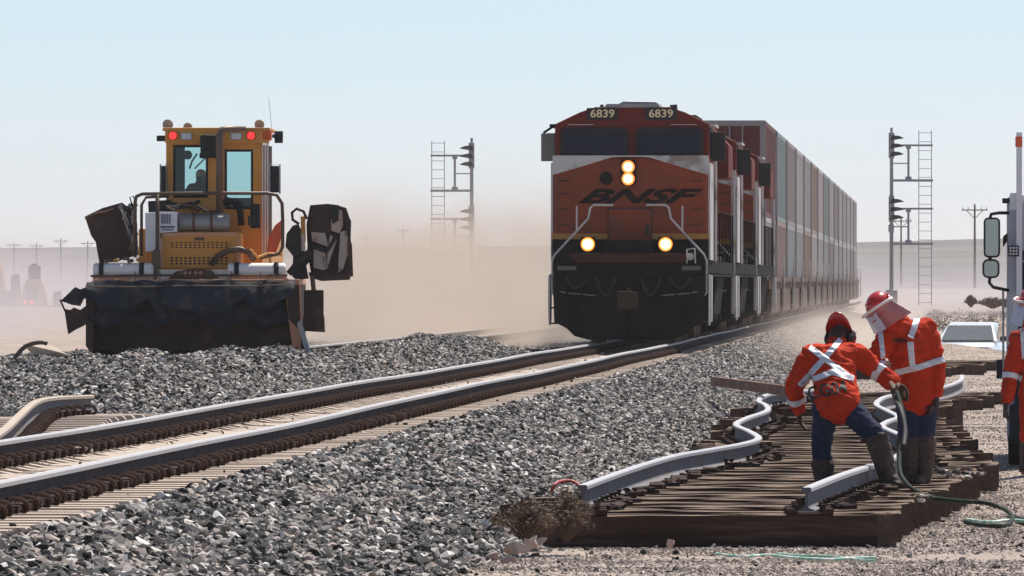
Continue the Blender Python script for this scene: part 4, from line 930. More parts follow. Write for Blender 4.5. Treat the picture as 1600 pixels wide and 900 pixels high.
def human(name_label, J, face, opts, group=None, tint=None):
    """J: joints in world metres. face: direction the face looks. Returns the thing."""
    base = J['base']; t = thing('person', name_label, 'person', tuple(base), 0, group)
    q = {k: (v-base) for k, v in J.items() if k != 'base'}
    side = (q['shR']-q['shL']).normalized(); hs = (q['hipR']-q['hipL']).normalized()
    def body_parts(mb, g=0, legs=True, arms=True, torso=True, pel=True):
        if torso:
            mid = q['pelvis'].lerp(q['chest'], .5)
            mb.blob(q['pelvis'], mid, .150+g, .150+g, hs, .72+g, 16); mb.blob(mid, q['chest'], .150+g, .180+g, side, .66+g, 16)
            mb.blob(q['shL'].lerp(q['chest'], .25), q['shR'].lerp(q['chest'], .25), .085+g, .085+g, None, 1, 12)
        if arms:
            for a, b, c in (('shL','elL','haL'),('shR','elR','haR')):
                mb.blob(q[a], q[b], .060+g, .048+g, None, 1, 12); mb.blob(q[b], q[c], .046+g, .034+g, None, 1, 12)
        if legs:
            mb.blob(q['hipL'], q['hipR'], .11+g, .11+g, None, 1, 12)
            for a, b, c in (('hipL','knL','anL'),('hipR','knR','anR')):
                mb.blob(q[a], q[b], .088+g, .060+g, None, 1, 12); mb.blob(q[b], q[c], .058+g, .042+g, None, 1, 12)
    # body: one continuous surface with head, neck, hands and feet
    mb = MB(); body_parts(mb, -.012); H = q['head']; f = face.normalized(); up = (H-q['neck']).normalized(); f = (f-up*f.dot(up)).normalized(); rt = f.cross(up)
    mb.blob(q['neck']-up*.02, H-up*.04, .058, .052, rt, 1, 12)
    mb.blob(H-up*.02, H+up*.055, .074, .080, rt, 1.15, 14); mb.blob(H-up*.085+f*.035, H-up*.02+f*.01, .045, .066, rt, 1.1, 12)
    mb.blob(H+f*.088-up*.005, H+f*.104-up*.030, .010, .016, rt, 1, 8)      # nose
    mb.blob(H+f*.082-up*.066-rt*.02, H+f*.082-up*.066+rt*.02, .010, .010, None, 1, 8)  # lips
    for s in (-1, 1):
        mb.blob(H+rt*s*.078-up*.01, H+rt*s*.080+up*.02-f*.01, .014, .018, f, .5, 8); mb.blob(H+f*.083+rt*s*.030+up*.022, H+f*.083+rt*s*.034+up*.022, .012, .012, None, 1, 8)
    for k in ('L','R'):
        w_ = q['ha'+k]; d = (w_-q['el'+k]).normalized(); hand_mb(mb, w_, q.get('hd'+k, base*0+d) if 'hd'+k in q else d, side if k == 'R' else -side, 1 if k == 'L' else -1, .5, .9)
        a_ = q['an'+k]; mb.blob(a_-Vector((0,0,.03)), q['to'+k], .04, .032, None, .8, 10)
    body = obj('body', remesh(mb, .011, 3, (M['skin'],)), t)
    ey = MB()
    for s in (-1, 1): ey.blob(H+f*.094+rt*s*.031+up*.020, H+f*.095+rt*s*.031+up*.020, .008, .008, None, 1, 8)
    ey.build('eyes', M['black'], body, True)
    # trousers
    mb = MB(); g = .020
    mb.blob(q['hipL'], q['hipR'], .125, .125, None, 1, 14); mb.blob(q['pelvis'], q['pelvis'].lerp(q['chest'], .15), .155, .15, hs, .78, 14)
    for k in ('L','R'):
        hp, kn, an = q['hip'+k], q['kn'+k], q['an'+k]; mb.blob(hp, kn, .112, .086, None, 1, 14); mb.blob(kn, kn.lerp(an, .12+(.75 if 'boot'+k in opts else .4)*opts.get('boot'+k, opts.get('boot',.45))), .084, .080, None, 1, 14)
    obj('trousers', remesh(mb, .014, 3, (opts.get('trousers', M['denim']),), .012, 8, 3), t)
    # boots with gaiters
    for k in ('L','R'):
        kn, an, to = q['kn'+k], q['an'+k], q['to'+k]; mb = MB(); a0 = kn.lerp(an, opts.get('boot'+k, opts.get('boot', .45)))
        mb.blob(a0, an, opts.get('bootr', .083), .078, None, 1, 14)
        d = (to-an); d.z = 0; d = d.normalized(); heel = Vector((an.x, an.y, 0))-d*.05
        z0 = q['gr'+k].z if 'gr'+k in q else min(to.z, an.z-.05)
        mb.blob(Vector((heel.x, heel.y, z0+.045)), Vector((to.x, to.y, z0+.04)), .052, .048, d.cross(Vector((0,0,1))), .85, 12); mb.blob(an, Vector((heel.x, heel.y, z0+.06))+d*.05, .062, .055, None, 1, 12)
        mb.blob(an, to.lerp(an, .5)+Vector((0,0,.02)), .058, .05, None, 1, 12)
        mb.box(min(heel.x, to.x)+0, min(heel.x, to.x)+.001, heel.y, heel.y+.001, z0+.04, z0+.041)
        bo = obj('boot', remesh(mb, .010, 3, (opts.get('bootm', M['boot']),), .006, 14, 5), t)
        MB().blob(Vector((heel.x, heel.y, z0+.010)), Vector((to.x, to.y, z0+.010)), .056, .052, d.cross(Vector((0,0,1))), .22, 12).build('sole', M['black'], bo)
    # gloves
    for k in ('L','R'):
        mb = MB(); w_ = q['ha'+k]; d = (w_-q['el'+k]).normalized(); d2 = q['hd'+k] if 'hd'+k in q else d
        hand_mb(mb, w_, d2, side if k == 'R' else -side, 1 if k == 'L' else -1, .65, 1.15)
        mb.blob(w_-d*.06, w_+d*.01, .050, .040, None, 1, 12)
        obj('glove', remesh(mb, .0075, 2, (M['glove'],)), t)
    # jacket
    mb = MB(); mid = q['pelvis'].lerp(q['chest'], .5); hem = q['pelvis']-(q['chest']-q['pelvis']).normalized()*opts.get('hem', .10)
    fl = opts.get('flare', .0)
    mb.blob(hem, mid, .185+fl, .172, hs, .82, 18); mb.blob(mid, q['chest'], .175, .20, side, .72, 18)
    mb.blob(q['shL'].lerp(q['chest'], .2), q['shR'].lerp(q['chest'], .2), .105, .105, None, 1, 14); mb.blob(q['neck'].lerp(q['chest'], .35), q['neck'], .10, .085, side, .9, 12)
    for a, b, c in (('shL','elL','haL'),('shR','elR','haR')):
        w_ = q[b].lerp(q[c], .90); mb.blob(q[a], q[b], .092, .074, None, 1, 14); mb.blob(q[b], w_, .074, .062, None, 1, 14)
    jm = remesh(mb, .014, 3, (opts.get('jacket', M['hivis']),), opts.get('wr', .016)*1.15, 7, 1+len(name_label) % 5)
    jk = obj('jacket', jm, t); J['_jm'] = jm; J['_q'] = q
    # collar and dark neck cloth
    mb = MB(); nk = q['neck']; cdir = (nk-q['chest']).normalized(); ca = side; cb_ = cdir.cross(ca)
    for r0, dz in ((.088,-.02),(.092,.03),(.080,.06),(.072,.03)):
        for k in range(16): t_ = 2*math.pi*k/16; mb.v.append(tuple(nk+cdir*dz+ca*(r0*math.cos(t_))+cb_*(r0*.95*math.sin(t_))))
    for j in range(3):
        for k in range(16): mb.f.append((j*16+k, j*16+(k+1) % 16, (j+1)*16+(k+1) % 16, (j+1)*16+k)); mb.m.append(0)
    mb.build('collar', opts.get('jacket', M['hivis']), jk, True)
    MB().blob(nk-up*.01-f*.01, H-f*.022-up*.0, .068, .084, rt, 1.05, 16).build('neck_cloth', M['hood'], t, True)
    # hard hat
    if opts.get('helmet', True):
        tilt = opts.get('htilt', up); rr_ = f
        mb = MB(); c = H+tilt*.052
        n1, n2 = 18, 7
        for j in range(n2+1):
            a = j/n2*math.pi/2
            for i in range(n1):
                th = 2*math.pi*i/n1; r = .118*math.cos(a)
                mb.v.append(tuple(c+rt*(r*math.cos(th)*.93)+f*(r*math.sin(th)*1.12)+tilt*(.118*math.sin(a)*1.0)))
        for j in range(n2):
            for i in range(n1): mb.f.append((j*n1+i, j*n1+(i+1) % n1, (j+1)*n1+(i+1) % n1, (j+1)*n1+i)); mb.m.append(0)
        o_ = len(mb.v)
        for k2 in range(2):
            for i in range(n1):
                th = 2*math.pi*i/n1; e = .128 if math.sin(th) < .2 else .158; mb.v.append(tuple(c-tilt*(.006+.006*k2)+rt*(e*math.cos(th)*.93)+f*(e*math.sin(th)*1.12)))
        for i in range(n1):
            mb.f.append((i, (i+1) % n1, o_+(i+1) % n1, o_+i)); mb.m.append(0); mb.f.append((o_+i, o_+(i+1) % n1, o_+n1+(i+1) % n1, o_+n1+i)); mb.m.append(0)
        hh = mb.build('hard_hat', M['hardhat'], t, True)
        mb = MB(); mb.blob(c-f*.12+tilt*.06, c+f*.08+tilt*.118, .012, .012, rt, .5, 8); mb.build('hat_ridge', M['hardhat'], hh, True)
        if opts.get('muffs'):
            for s in (-1, 1):
                m_ = MB(); m_.blob(H+rt*s*.10-up*.03, H+rt*s*.105+up*.03, .042, .042, f, .7, 12); m_.build('ear_muff', M['black'], hh, True)
                m_ = MB(); m_.tube([H+rt*s*.115+up*.02, H+rt*s*.13+up*.07], .008, 6); m_.build('muff_arm', M['steel'], hh)
        if opts.get('shield'):
            mb = MB(); n1, n2 = 12, 6; fa = opts.get('sf', f); ra = fa.cross(up).normalized(); dn = -up
            for side_ in (0, .004):
                for j in range(n2+1):
                    for i in range(n1+1):
                        th = rad(-82+164*i/n1); r = .165+.035*j/n2-side_
                        mb.v.append(tuple(H+up*.06+ra*(r*math.sin(th))+fa*(r*math.cos(th))+dn*(.035+.20*j/n2)))
            N_ = (n1+1)*(n2+1)
            for s_ in (0, 1):
                for j in range(n2):
                    for i in range(n1): a = s_*N_+j*(n1+1)+i; mb.f.append((a, a+1, a+n1+2, a+n1+1)); mb.m.append(0)
            mb.build('face_shield', M['shield'], hh, True)
            fp = MB(); o1 = H+up*.03+fa*.15-ra*.05; fp.add([o1, o1+ra*.12, o1+ra*.14+dn*.19+fa*.10, o1-ra*.03+dn*.21+fa*.13], [(0,1,2,3)]); fo = fp.build('shield_flap', M['flap'], hh); so = fo.modifiers.new('t', 'SOLIDIFY'); so.thickness = .004
            mb = MB(); mb.tube([H+up*.045+ra*(.17*math.sin(rad(a)))+fa*(.17*math.cos(rad(a))) for a in range(-90, 91, 15)], .014, 6); mb.build('shield_band', M['tank'], hh, True)
    return t, jk
def band(jk, planes, keep, name='reflective_stripe', out=.006, m=None):
    """strip of tape following the cloth: the part of the jacket between planes (point, inward normal) where keep(co, normal) holds"""
    bm = bmesh.new(); bm.from_mesh(jk.data)
    for co, no in planes:
        bmesh.ops.bisect_plane(bm, geom=bm.verts[:]+bm.edges[:]+bm.faces[:], plane_co=co, plane_no=no, clear_inner=True)
    bmesh.ops.delete(bm, geom=[f for f in bm.faces if not keep(f.calc_center_median(), f.normal)], context='FACES')
    bm.normal_update()
    for v in bm.verts: v.co += v.normal*out
    if not bm.faces: bm.free(); return None
    me = bpy.data.meshes.new(name); bm.to_mesh(me); bm.free(); me.materials.clear(); me.materials.append(m or M['reflect'])
    o = obj(name, me, jk); s = o.modifiers.new('thick', 'SOLIDIFY'); s.thickness = .004; return o
def arm_band(jk, a, b, t, w=.024, r=.13):
    d = (b-a).normalized(); c = a.lerp(b, t)
    band(jk, [(c-d*w, d), (c+d*w, -d)], lambda p, n: ((p-c)-d*(p-c).dot(d)).length < r)
def line_band(jk, p0, p1, view, w=.026, cond=lambda p, n: True, over=0):
    """tape along the line p0-p1 as seen along view; both ends cut"""
    d = (p1-p0).normalized(); s = d.cross(view).normalized()
    pl = [(p0-s*w, s), (p0+s*w, -s)]
    if not over: pl += [(p0, d), (p1, -d)]
    return band(jk, pl, cond)
down = Vector((0,0,-1)); FY = Vector((0,1,0))
# A: bent over the rail, seen from behind
D = 73.4
A = dict(base=V(1300,763.5,D), pelvis=V(1308,626,D+.0), chest=V(1300,566,D+.26), neck=V(1306,540,D+.40), head=V(1312,527,D+.50),
 shL=V(1266,556,D+.24), shR=V(1337,553,D+.34), elL=V(1241,604,D+.20), haL=V(1247,642,D+.30), elR=V(1374,581,D+.45), haR=V(1397,598,D+.40),
 hipL=V(1291,640,D), hipR=V(1325,638,D), knL=V(1284,693,D+.10), anL=V(1287,747,D+.10), toL=V(1294,757,D+.30), knR=V(1369,681,D-.18), anR=V(1389,748,D-.20), toR=V(1410,766,D-.34))
pa, ja = human('worker in red hard hat bending over the rail, CG04 lettered across his orange back', A, Vector((.45,1,-.7)), dict(muffs=True, htilt=Vector((-.06,-.12,.97)).normalized(), bootL=.62, hem=.04, flare=.005, boot=.12, bootr=.100, wr=.015), 'track workers in orange jackets')
b = A['base']; L_ = lambda px, py, dd=0: V(px, py, D+dd)-b
back = lambda p, n: n.y < .15
line_band(ja, L_(1316,531), L_(1250,603), FY, .023, back); line_band(ja, L_(1266,543), L_(1330,592), FY, .023, back)
line_band(ja, L_(1250,601), L_(1300,582), FY, .023, back); line_band(ja, L_(1298,581), L_(1334,592), FY, .023, back)
q = A['_q']; arm_band(ja, q['elR'], q['haR'], .05, .026, .12); arm_band(ja, q['elL'], q['haL'], .55, .026, .11)
def project_text(txt, size, mats, jk, c, rot, view=FY, sx=1, out=.010, bold=.006, name='lettering'):
    me = text_mesh(txt, size, mats, 0, 0, bold, sx)
    bm = bmesh.new(); bm.from_mesh(me); bmesh.ops.triangulate(bm, faces=bm.faces[:])
    for _ in range(3):
        es = [e for e in bm.edges if e.calc_length() > .018]
        if es: bmesh.ops.subdivide_edges(bm, edges=es, cuts=1); bmesh.ops.triangulate(bm, faces=bm.faces[:])
    t_ = BVHTree.FromPolygons([v.co for v in jk.data.vertices], [tuple(p.vertices) for p in jk.data.polygons])
    for v in bm.verts:
        x = v.co.x*math.cos(rot)-v.co.y*math.sin(rot); z = v.co.x*math.sin(rot)+v.co.y*math.cos(rot)
        o = c+Vector((x, 0, z))-view*2; h = t_.ray_cast(o, view)
        v.co = (h[0]-view*out) if h[0] else o+view*2
    bm.to_mesh(me); bm.free(); me.update(); return obj(name, me, jk)
project_text('CG04', .15, M['black'], ja, L_(1292,610), rad(12), bold=.0025, sx=.9)
MB().box(*[c for k in range(3) for c in ((L_(1334,632,-.08)[k]-.035), (L_(1334,632,-.08)[k]+.035))]).build('belt_pouch', M['black'], pa, bevel=.01)

# B: standing, head bowed to the left
D = 74.7
B_ = dict(base=V(1428,760,D), pelvis=V(1432,618,D), chest=V(1419,540,D-.05), neck=V(1400,497,D-.08), head=V(1381,483,D-.12),
 shL=V(1390,517,D-.12), shR=V(1447,514,D+.04), elL=V(1366,566,D-.28), haL=V(1392,600,D-.42), elR=V(1464,568,D+.02), haR=V(1461,616,D-.06),
 hipL=V(1421,628,D), hipR=V(1445,628,D+.02), knL=V(1419,690,D-.02), anL=V(1419,748,D), toL=V(1406,761,D-.16), knR=V(1443,690,D+.02), anR=V(1441,746,D+.05), toR=V(1432,759,D-.13), hdR=Vector((-.05,-.1,-1)))
B_.pop('hdR')
pb, jb = human('standing worker with bowed red hard hat and face shield, dark glove hanging at his side', B_, Vector((-.75,-.9,-.75)), dict(shield=True, sf=Vector((-.8,-.9,-.45)).normalized(), hem=.02, boot=.04, bootr=.108, wr=.017), 'track workers in orange jackets')
b = B_['base']; L2_ = lambda px, py, dd=0: V(px, py, D+dd)-b; q = B_['_q']
front = lambda p, n: n.y < .1
def torso_only(p, n, a=q['shR'], e=q['elR']):
    d = (e-a).normalized(); r = ((p-a)-d*(p-a).dot(d)).length; return n.y < .2
line_band(jb, L2_(1434,494), L2_(1421,528), FY, .026, front); line_band(jb, L2_(1420,534), L2_(1425,578), FY, .026, front)
line_band(jb, L2_(1398,582), L2_(1432,574), FY, .026, front); line_band(jb, L2_(1374,516), L2_(1377,560), FY, .02, front)
line_band(jb, L2_(1430,575), L2_(1478,560), FY, .026, lambda p, n: n.y < .6)
arm_band(jb, q['elL'], q['haL'], .3, .024, .11)
project_text('CG04', .05, M['black'], jb, L2_(1404,532), 0, bold=.002)

# C: half out of the picture on the right, by the truck
D = 87
C_ = dict(base=V(1615,741,D), pelvis=V(1623,600,D), chest=V(1617,540,D), neck=V(1613,500,D), head=V(1612,474,D-.03),
 shL=V(1592,530,D-.02), shR=V(1645,528,D+.05), elL=V(1579,582,D-.05), haL=V(1573,626,D-.12), elR=V(1657,590,D+.05), haR=V(1659,640,D-.05),
 hipL=V(1611,614,D), hipR=V(1635,614,D), knL=V(1607,670,D-.08), anL=V(1606,724,D), toL=V(1599,738,D-.18), knR=V(1637,670,D-.04), anR=V(1639,722,D+.05), toR=V(1635,737,D-.13))
pc, jc = human('worker at the right picture edge in orange jacket and orange trousers beside the truck', C_, Vector((-.8,-.9,-.2)), dict(shield=True, hem=.03, boot=.45, trousers=M['hivis'], wr=.015), 'track workers in orange jackets')
q = C_['_q']; arm_band(jc, q['elL'], q['haL'], .15, .026, .12)
b = C_['base']; line_band(jc, V(1596,512,D)-b, V(1600,560,D)-b, FY, .024, front)

# operator in the regulator cab
g0 = Vector((-4.68,130,ZR)); G_ = lambda px, py, y=0: g0+Vector(gp(px, py, y))
O_ = dict(base=G_(306,330,1.9), pelvis=G_(308,322,1.95), chest=G_(307,300,1.9), neck=G_(307,287,1.88), head=G_(307,276,1.85), shL=G_(293,294,1.9), shR=G_(322,294,1.9),
 elL=G_(284,312,1.7), haL=G_(284,318,1.5), elR=G_(330,312,1.7), haR=G_(322,318,1.5), hipL=G_(300,326,1.95), hipR=G_(316,326,1.95), knL=G_(298,330,1.5), knR=G_(318,330,1.5), anL=G_(298,372,1.5), anR=G_(318,372,1.5), toL=G_(298,378,1.35), toR=G_(318,378,1.35))
human('operator sitting in the cab of the yellow regulator, seen through the tinted rear window', O_, Vector((-.6,1,0)), dict(helmet=False, jacket=M['denim'], hem=.0, wr=.01))
MB().box(gx(290), gx(324), 2.02, 2.14, gz(335), gz(292)).build('operator_seat', M['black'], G, bevel=.04)

# cutting torch and hoses held by the bent worker
def Hh(pts): return smooth_path([tuple(P(*p)) for p in pts], .06)
tor = thing('cutting_torch', 'cutting torch with twin hoses gripped by the bending worker over the rail', 'torch')
MB().tube(Hh([(1396,602,73.55),(1400,625,73.3),(1407,640,73.0),(1414,672,72.8),(1411,700,72.6)]), .022, 8).build('hose_bundle', M['black'], tor, True)
MB().tube(Hh([(1392,598,73.6),(1398,610,73.4),(1404,600,73.45)]), .018, 8).build('handle', M['rusty'], tor, True)
hs_ = MB().tube(Hh([(1401,612,73.35),(1411,645,73.0),(1414,675,72.9),(1406,705,72.6),(1406,735,72.3),(1414,752,72.0),(1430,766,71.6),(1460,778,71.0),(1500,783,70.6),(1540,786,70.2),(1568,795,69.9),(1581,806,69.2),(1578,818,68.4),(1560,822,67.9),(1530,820,68.2),(1508,815,68.8)]), .018, 8).build('hose', M['hosedark'], None, True)
tag(hs_, 'long dark green hose from the torch over the sleepers, looping on the gravel', 'hose')
h3 = MB().tube(Hh([(1512,812,69.0),(1545,816,68.7),(1580,813,69.0),(1612,816,68.8)]), .014, 8).build('hose', M['rope'], None, True)
tag(h3, 'pale green hose end lying straight on the gravel at the right picture edge', 'hose')
f = MB(); f.cyl(P(1590,812,69.1), P(1606,816,68.9), .035, n=10); f.cyl(P(1586,811,69.1), P(1591,812,69.1), .02, n=10); tag(f.build('hose_coupling', M['black']), 'black hose coupling on the gravel at the right picture edge', 'coupling')
# ------------------------------------------------------------------ crew truck at the right edge (local x right, y back)
T = thing('crew_truck', 'pale grey truck with tall white posts and big black mirrors at the right picture edge', 'truck', (P(1570,740,90.5).x, 90.5, 0), -.062)
s_ = F/90.5
def tx(px): return (px-1570)/s_
def tz(py): return (738-py)/s_
def tq(px, py, y=0): return (tx(px), y, tz(py))
MB().prism([(tx(1573),tz(690)),(tx(1573),tz(320)),(tx(1580),tz(312)),(2.25,tz(312)),(2.3,tz(320)),(2.3,tz(690))], .0, 2.2).build('cab', M['truckgrey'], T, bevel=.02)
MB().box(tx(1591), 2.1, -.012, .02, tz(560), tz(418)).build('windscreen', M['glass'], T)
MB().box(tx(1590), 2.15, -.03, .0, tz(415), tz(400)).build('sun_visor', M['black'], T)
MB().box(tx(1588), tx(1597), -.12,-.03, tz(470), tz(215)).build('front_post', M['truckwhite'], T, bevel=.006)
MB().box(tx(1586.5), tx(1597.5), -.126,-.02, tz(238), tz(222)).build('orange_band', M['safetyorange'], T)
MB().box(tx(1578), tx(1588), -.05, .05, tz(336), tz(310)).build('bracket', M['truckwhite'], T); MB().box(tx(1566), tx(1577), -.05, .05, tz(326), tz(318)).build('marker', M['black'], T)
lamp = MB().box(tx(1575.5), tx(1592), -.14,-.09, tz(409), tz(392)).build('work_lamp', M['black'], T, bevel=.005)
lb = MB()
for i in range(3):
    for j in range(3): lb.cyl((tx(1579+i*4.7),-.15,tz(405-j*4.7)), (tx(1579+i*4.7),-.141,tz(405-j*4.7)), .012, n=8)
lb.build('led', M['lens'], lamp)
MB().tube([tq(1576,341,-.03),tq(1560,341,-.08),tq(1549,343,-.1),tq(1546,352,-.1)], .017, 8).build('mirror_arm', K, T, True)
MB().tube([tq(1547,440,-.1),tq(1546,450,-.1),tq(1552,457,-.1),tq(1576,462,-.03)], .017, 8).build('mirror_arm', K, T, True)
for r_, f_ in (((1537,1563,348,411),.05),((1535,1562,413,443),.06)):
    a, b_, c, d = tx(r_[0]), tx(r_[1]), tz(r_[3]), tz(r_[2])
    m_ = MB().prism(rrect(a, b_, c, d, f_), -.14, -.07).build('wing_mirror', K, T, bevel=.01)
    MB().prism(rrect(a+.02, b_-.02, c+.02, d-.02, f_-.02), -.148, -.142).build('mirror_glass', M['mirror'], m_)
MB().tube([tq(1547,411,-.1),tq(1547,414,-.1)], .02, 6).build('mirror_link', K, T)
MB().cyl(tq(1567.5,462,-.05), tq(1568,640,-.05), .012).build('grab_rod', M['steel'], T)
MB().prism([(tx(1567),tz(395)),(tx(1574),tz(385)),(tx(1574),tz(372)),(tx(1567),tz(378))], -.02,.0).build('horn_bracket', K, T)
MB().box(tx(1577), 2.25, -.25, .0, tz(700), tz(640)).build('bumper', K, T, bevel=.03); MB().box(tx(1585), 2.1, -.06, .0, tz(640), tz(585)).build('grille', K, T)
MB().box(tx(1557), tx(1572), -.03,.06, tz(600), tz(570)).build('side_marker', K, T, bevel=.01)
MB().box(.1, 2.2, 2.2, 7.2, .75, 1.0).build('frame', K, T); MB().box(.0, 2.3, 2.5, 7.2, 1.0, 1.7).build('service_body', M['truckwhite'], T, bevel=.03)
MB().tube([(1.1,3.6,1.7),(1.1,3.7,2.6),(1.15,4.6,3.2)], .12, 8).build('crane_arm', M['truckwhite'], T)
for y in (1.0, 5.6):
    for x in (.03, 2.0):
        w_ = MB().cyl((x,y,.48),(x+.27,y,.48),.48,n=24).build('wheel', M['tyre'], T, bevel=.03); MB().cyl((x-.01,y,.48),(x+.28,y,.48),.24,n=16).build('rim', M['truckwhite'], w_)
MB().prism([(.25,.5),(.35,1.05),(1.65,1.05),(1.75,.5),(1.6,.5),(1.5,.95),(.5,.95),(.4,.5)], -.02, .35, 'x').build('wheel_arch', K, T)

# ------------------------------------------------------------------ white car in the dip
cx, cy = 14.05, 270; cz = ground_h(cx, cy)
Cc = thing('parked_car', 'white car half hidden in a dip beyond the sleepers, sun glaring on its windscreen', 'car', (cx, cy, cz), rad(-9))
body = [(-.93,.28),(-.96,.62),(-.9,.86),(-.78,.98),(.78,.98),(.9,.86),(.96,.62),(.93,.28)]
cb = MB(); n = 9
secs = [(-2.3,.62,.9,.35),(-2.2,.80,.98,.30),(-1.2,.96,1.0,.28),(-.9,1.0,1.0,.28),(1.9,1.0,1.0,.28),(2.25,.92,.96,.3),(2.35,.7,.9,.35)]
for y, h, wd, lo in secs: cb.v += [(x*wd, y, lo+(z-.28)*h) for x, z in body]
for i in range(len(secs)-1):
    for j in range(8): cb.f.append((i*8+j, i*8+(j+1) % 8, (i+1)*8+(j+1) % 8, (i+1)*8+j)); cb.m.append(0)
cb.f += [tuple(range(8))[::-1], tuple(range(48, 56))]; cb.m += [0,0]; cb.build('body', M['carwhite'], Cc, True)
rf = MB(); se = [(-1.15,.86,.98),(-.35,.70,1.5),(.0,.66,1.56),(1.4,.66,1.54),(2.1,.78,1.0)]
for y, w_, z in se: rf.v += [(-w_, y, z), (w_, y, z), (w_*1.12+.02, y, .97), (-w_*1.12-.02, y, .97)]
for i in range(4):
    for j in range(4): rf.f.append((i*4+j, i*4+(j+1) % 4, (i+1)*4+(j+1) % 4, (i+1)*4+j)); rf.m.append(0)
rf.build('roof', M['carwhite'], Cc, bevel=.10)
ws = MB(); ws.add([(-.80,-1.17,1.02),(.80,-1.17,1.02),(.66,-.47,1.46),(-.66,-.47,1.46),(-.80,-1.13,1.0),(.80,-1.13,1.0),(.66,-.43,1.44),(-.66,-.43,1.44)], [(0,1,2,3),(7,6,5,4),(0,4,5,1),(1,5,6,2),(2,6,7,3),(3,7,4,0)]); ws.build('windscreen', M['cardark'], Cc)
for s in (-1, 1):
    MB().blob((s*1.0,-.75,1.05), (s*1.16,-.75,1.06), .08, .08, (0,0,1), .6).build('wing_mirror', K, Cc, True)
    MB().prism([(-.6,1.03),(-.15,1.42),(1.3,1.42),(1.7,1.03)], s*.84-.01, s*.84+.01, 'x').build('side_window', M['cardark'], Cc)
    MB().blob((s*.68,-2.27,.62), (s*.82,-2.18,.64), .09, .08, (0,0,1), .8).build('headlight', M['lens'], Cc, True)
    for y in (-1.45, 1.4):
        w_ = MB().cyl((s*.74,y,.33),(s*.95,y,.33),.33,n=20).build('wheel', M['tyre'], Cc); MB().cyl((s*.93,y,.33),(s*.96,y,.33),.2,n=14).build('rim', M['steel'], w_)
MB().box(-.5,.5,-2.36,-2.28,.45,.62).build('grille', K, Cc)

# ------------------------------------------------------------------ signals
def signal(px, pyb, D, s, label):
    S = thing('signal_mast', label, 'railway signal', tuple(P(px, pyb, D)), 0, 'tall two head signal masts')
    g = M['galv']; k = D/F
    MB().cyl((0,0,0),(0,0,9.1),.11,.09,n=10).build('mast', g, S); MB().box(-.3,.3,-.3,.3,0,.9).build('base_case', g, S, bevel=.04)
    for z0, nm in ((7.75,0),(4.45,1)):
        h = MB().box(-.16,.14,-.28,-.12,z0,z0+1.35).build('signal_head', g, S, bevel=.03)
        for q_ in range(3):
            z = z0+.22+.42*q_
            hb = MB(); hb.prism([(-.1,-.14),(.62,-.02),(.60,.02),(.35,.12),(.0,.14)][::-1], -.36,-.08); 
            o = hb.build('signal_hood', K, h); o.location = (0,0,z); o.scale = (s,1,1)
            MB().cyl((s*.12,-.3,z),(s*.16,-.3,z),.09,n=12).build('lens', M['glass'], h)
    for z in (6.6, 3.3):
        MB().box(min(0,s*2.15), max(0,s*2.15), -.35, .35, z-.06, z+.06).build('platform', g, S)
        r = MB(); r.box(min(s*.4,s*2.15), max(s*.4,s*2.15), -.04,.04, z+1.78, z+1.88); r.box(min(0,s*.9), max(0,s*.9), -.03,.03, z+.86,z+.92); r.build('platform_rail', g, S)
        MB().cyl((s*.88,0,z),(s*.88,0,z+1.85),.06,n=8).build('platform_post', g, S); MB().box(s*.88-.13,s*.88+.13,-.1,.1,z+1.65,z+1.85).build('junction_box', g, S); MB().box(s*.88-.16,s*.88+.16,-.1,.1,z,z+.2).build('junction_box', g, S)
    ld = MB()
    for x in (1.42, 2.08): ld.box(s*x-.02, s*x+.02, -.02,.02, .1, 9.2)
    ld = ld.build('ladder', g, S); rm = MB().cyl((-.33,0,0),(.33,0,0),.018,n=6).mesh('rung', g)
    for k_ in range(20): obj('rung', rm, ld, (s*1.75, 0, .25+k_*.465))
    MB().cyl((0,0,9.1),(0,0,9.35),.07,n=8).build('mast_cap', g, S); MB().box(-.16,.12,-.1,.1,3.9,4.3).build('cable_box', g, S)
    return S
signal(1393, 480, 460, 1, 'signal mast with ladder standing right of the train, clear of the dust')
signal(737, 496, 460, -1, 'signal mast left of the train with its lower half lost in dust')

# ------------------------------------------------------------------ utility poles
def upole(px, pt, pb, D, label):
    s = F/D; H = (pb-pt)/s; U = thing('utility_pole', label, 'utility pole', tuple(P(px, pb, D)), 0, 'utility poles on the plain')
    MB().cyl((0,0,0),(0,0,H),.13,.08,n=8).build('pole', M['wood'], U)
    a = MB().box(-1.2,1.2,-.05,.05,H*.93-.05,H*.93+.05).build('crossarm', M['wood'], U)
    for x in (-1.1,-.6,.6,1.1): MB().cyl((x,0,H*.93+.05),(x,0,H*.93+.28),.05,.03,n=6).build('insulator', M['steel'], a)
    b_ = MB(); b_.tube([(-.8,-.05,H*.93),(0,-.05,H*.93-.8),(.8,-.05,H*.93)], .04, 5); b_.build('brace', M['wood'], U)
upole(1523, 319, 450, 820, 'nearest wooden utility pole above the parked car on the right')
upole(1408, 338, 446, 1000, 'thin utility pole seen through the right signal mast')
for i, (px, pt, lb_) in enumerate(((22,379,'leftmost small utility pole on the ridge'),(57,380,'second small utility pole from the left on the ridge'),(95,372,'tallest of the small utility poles left of the yellow regulator'),(137,376,'small utility pole just beside the raised left wing of the regulator'),(572,366,'small utility pole on the ridge right of the regulator'),(630,354,'small utility pole midway between regulator and left signal mast'))):
    upole(px, pt, 440, 1500, lb_)

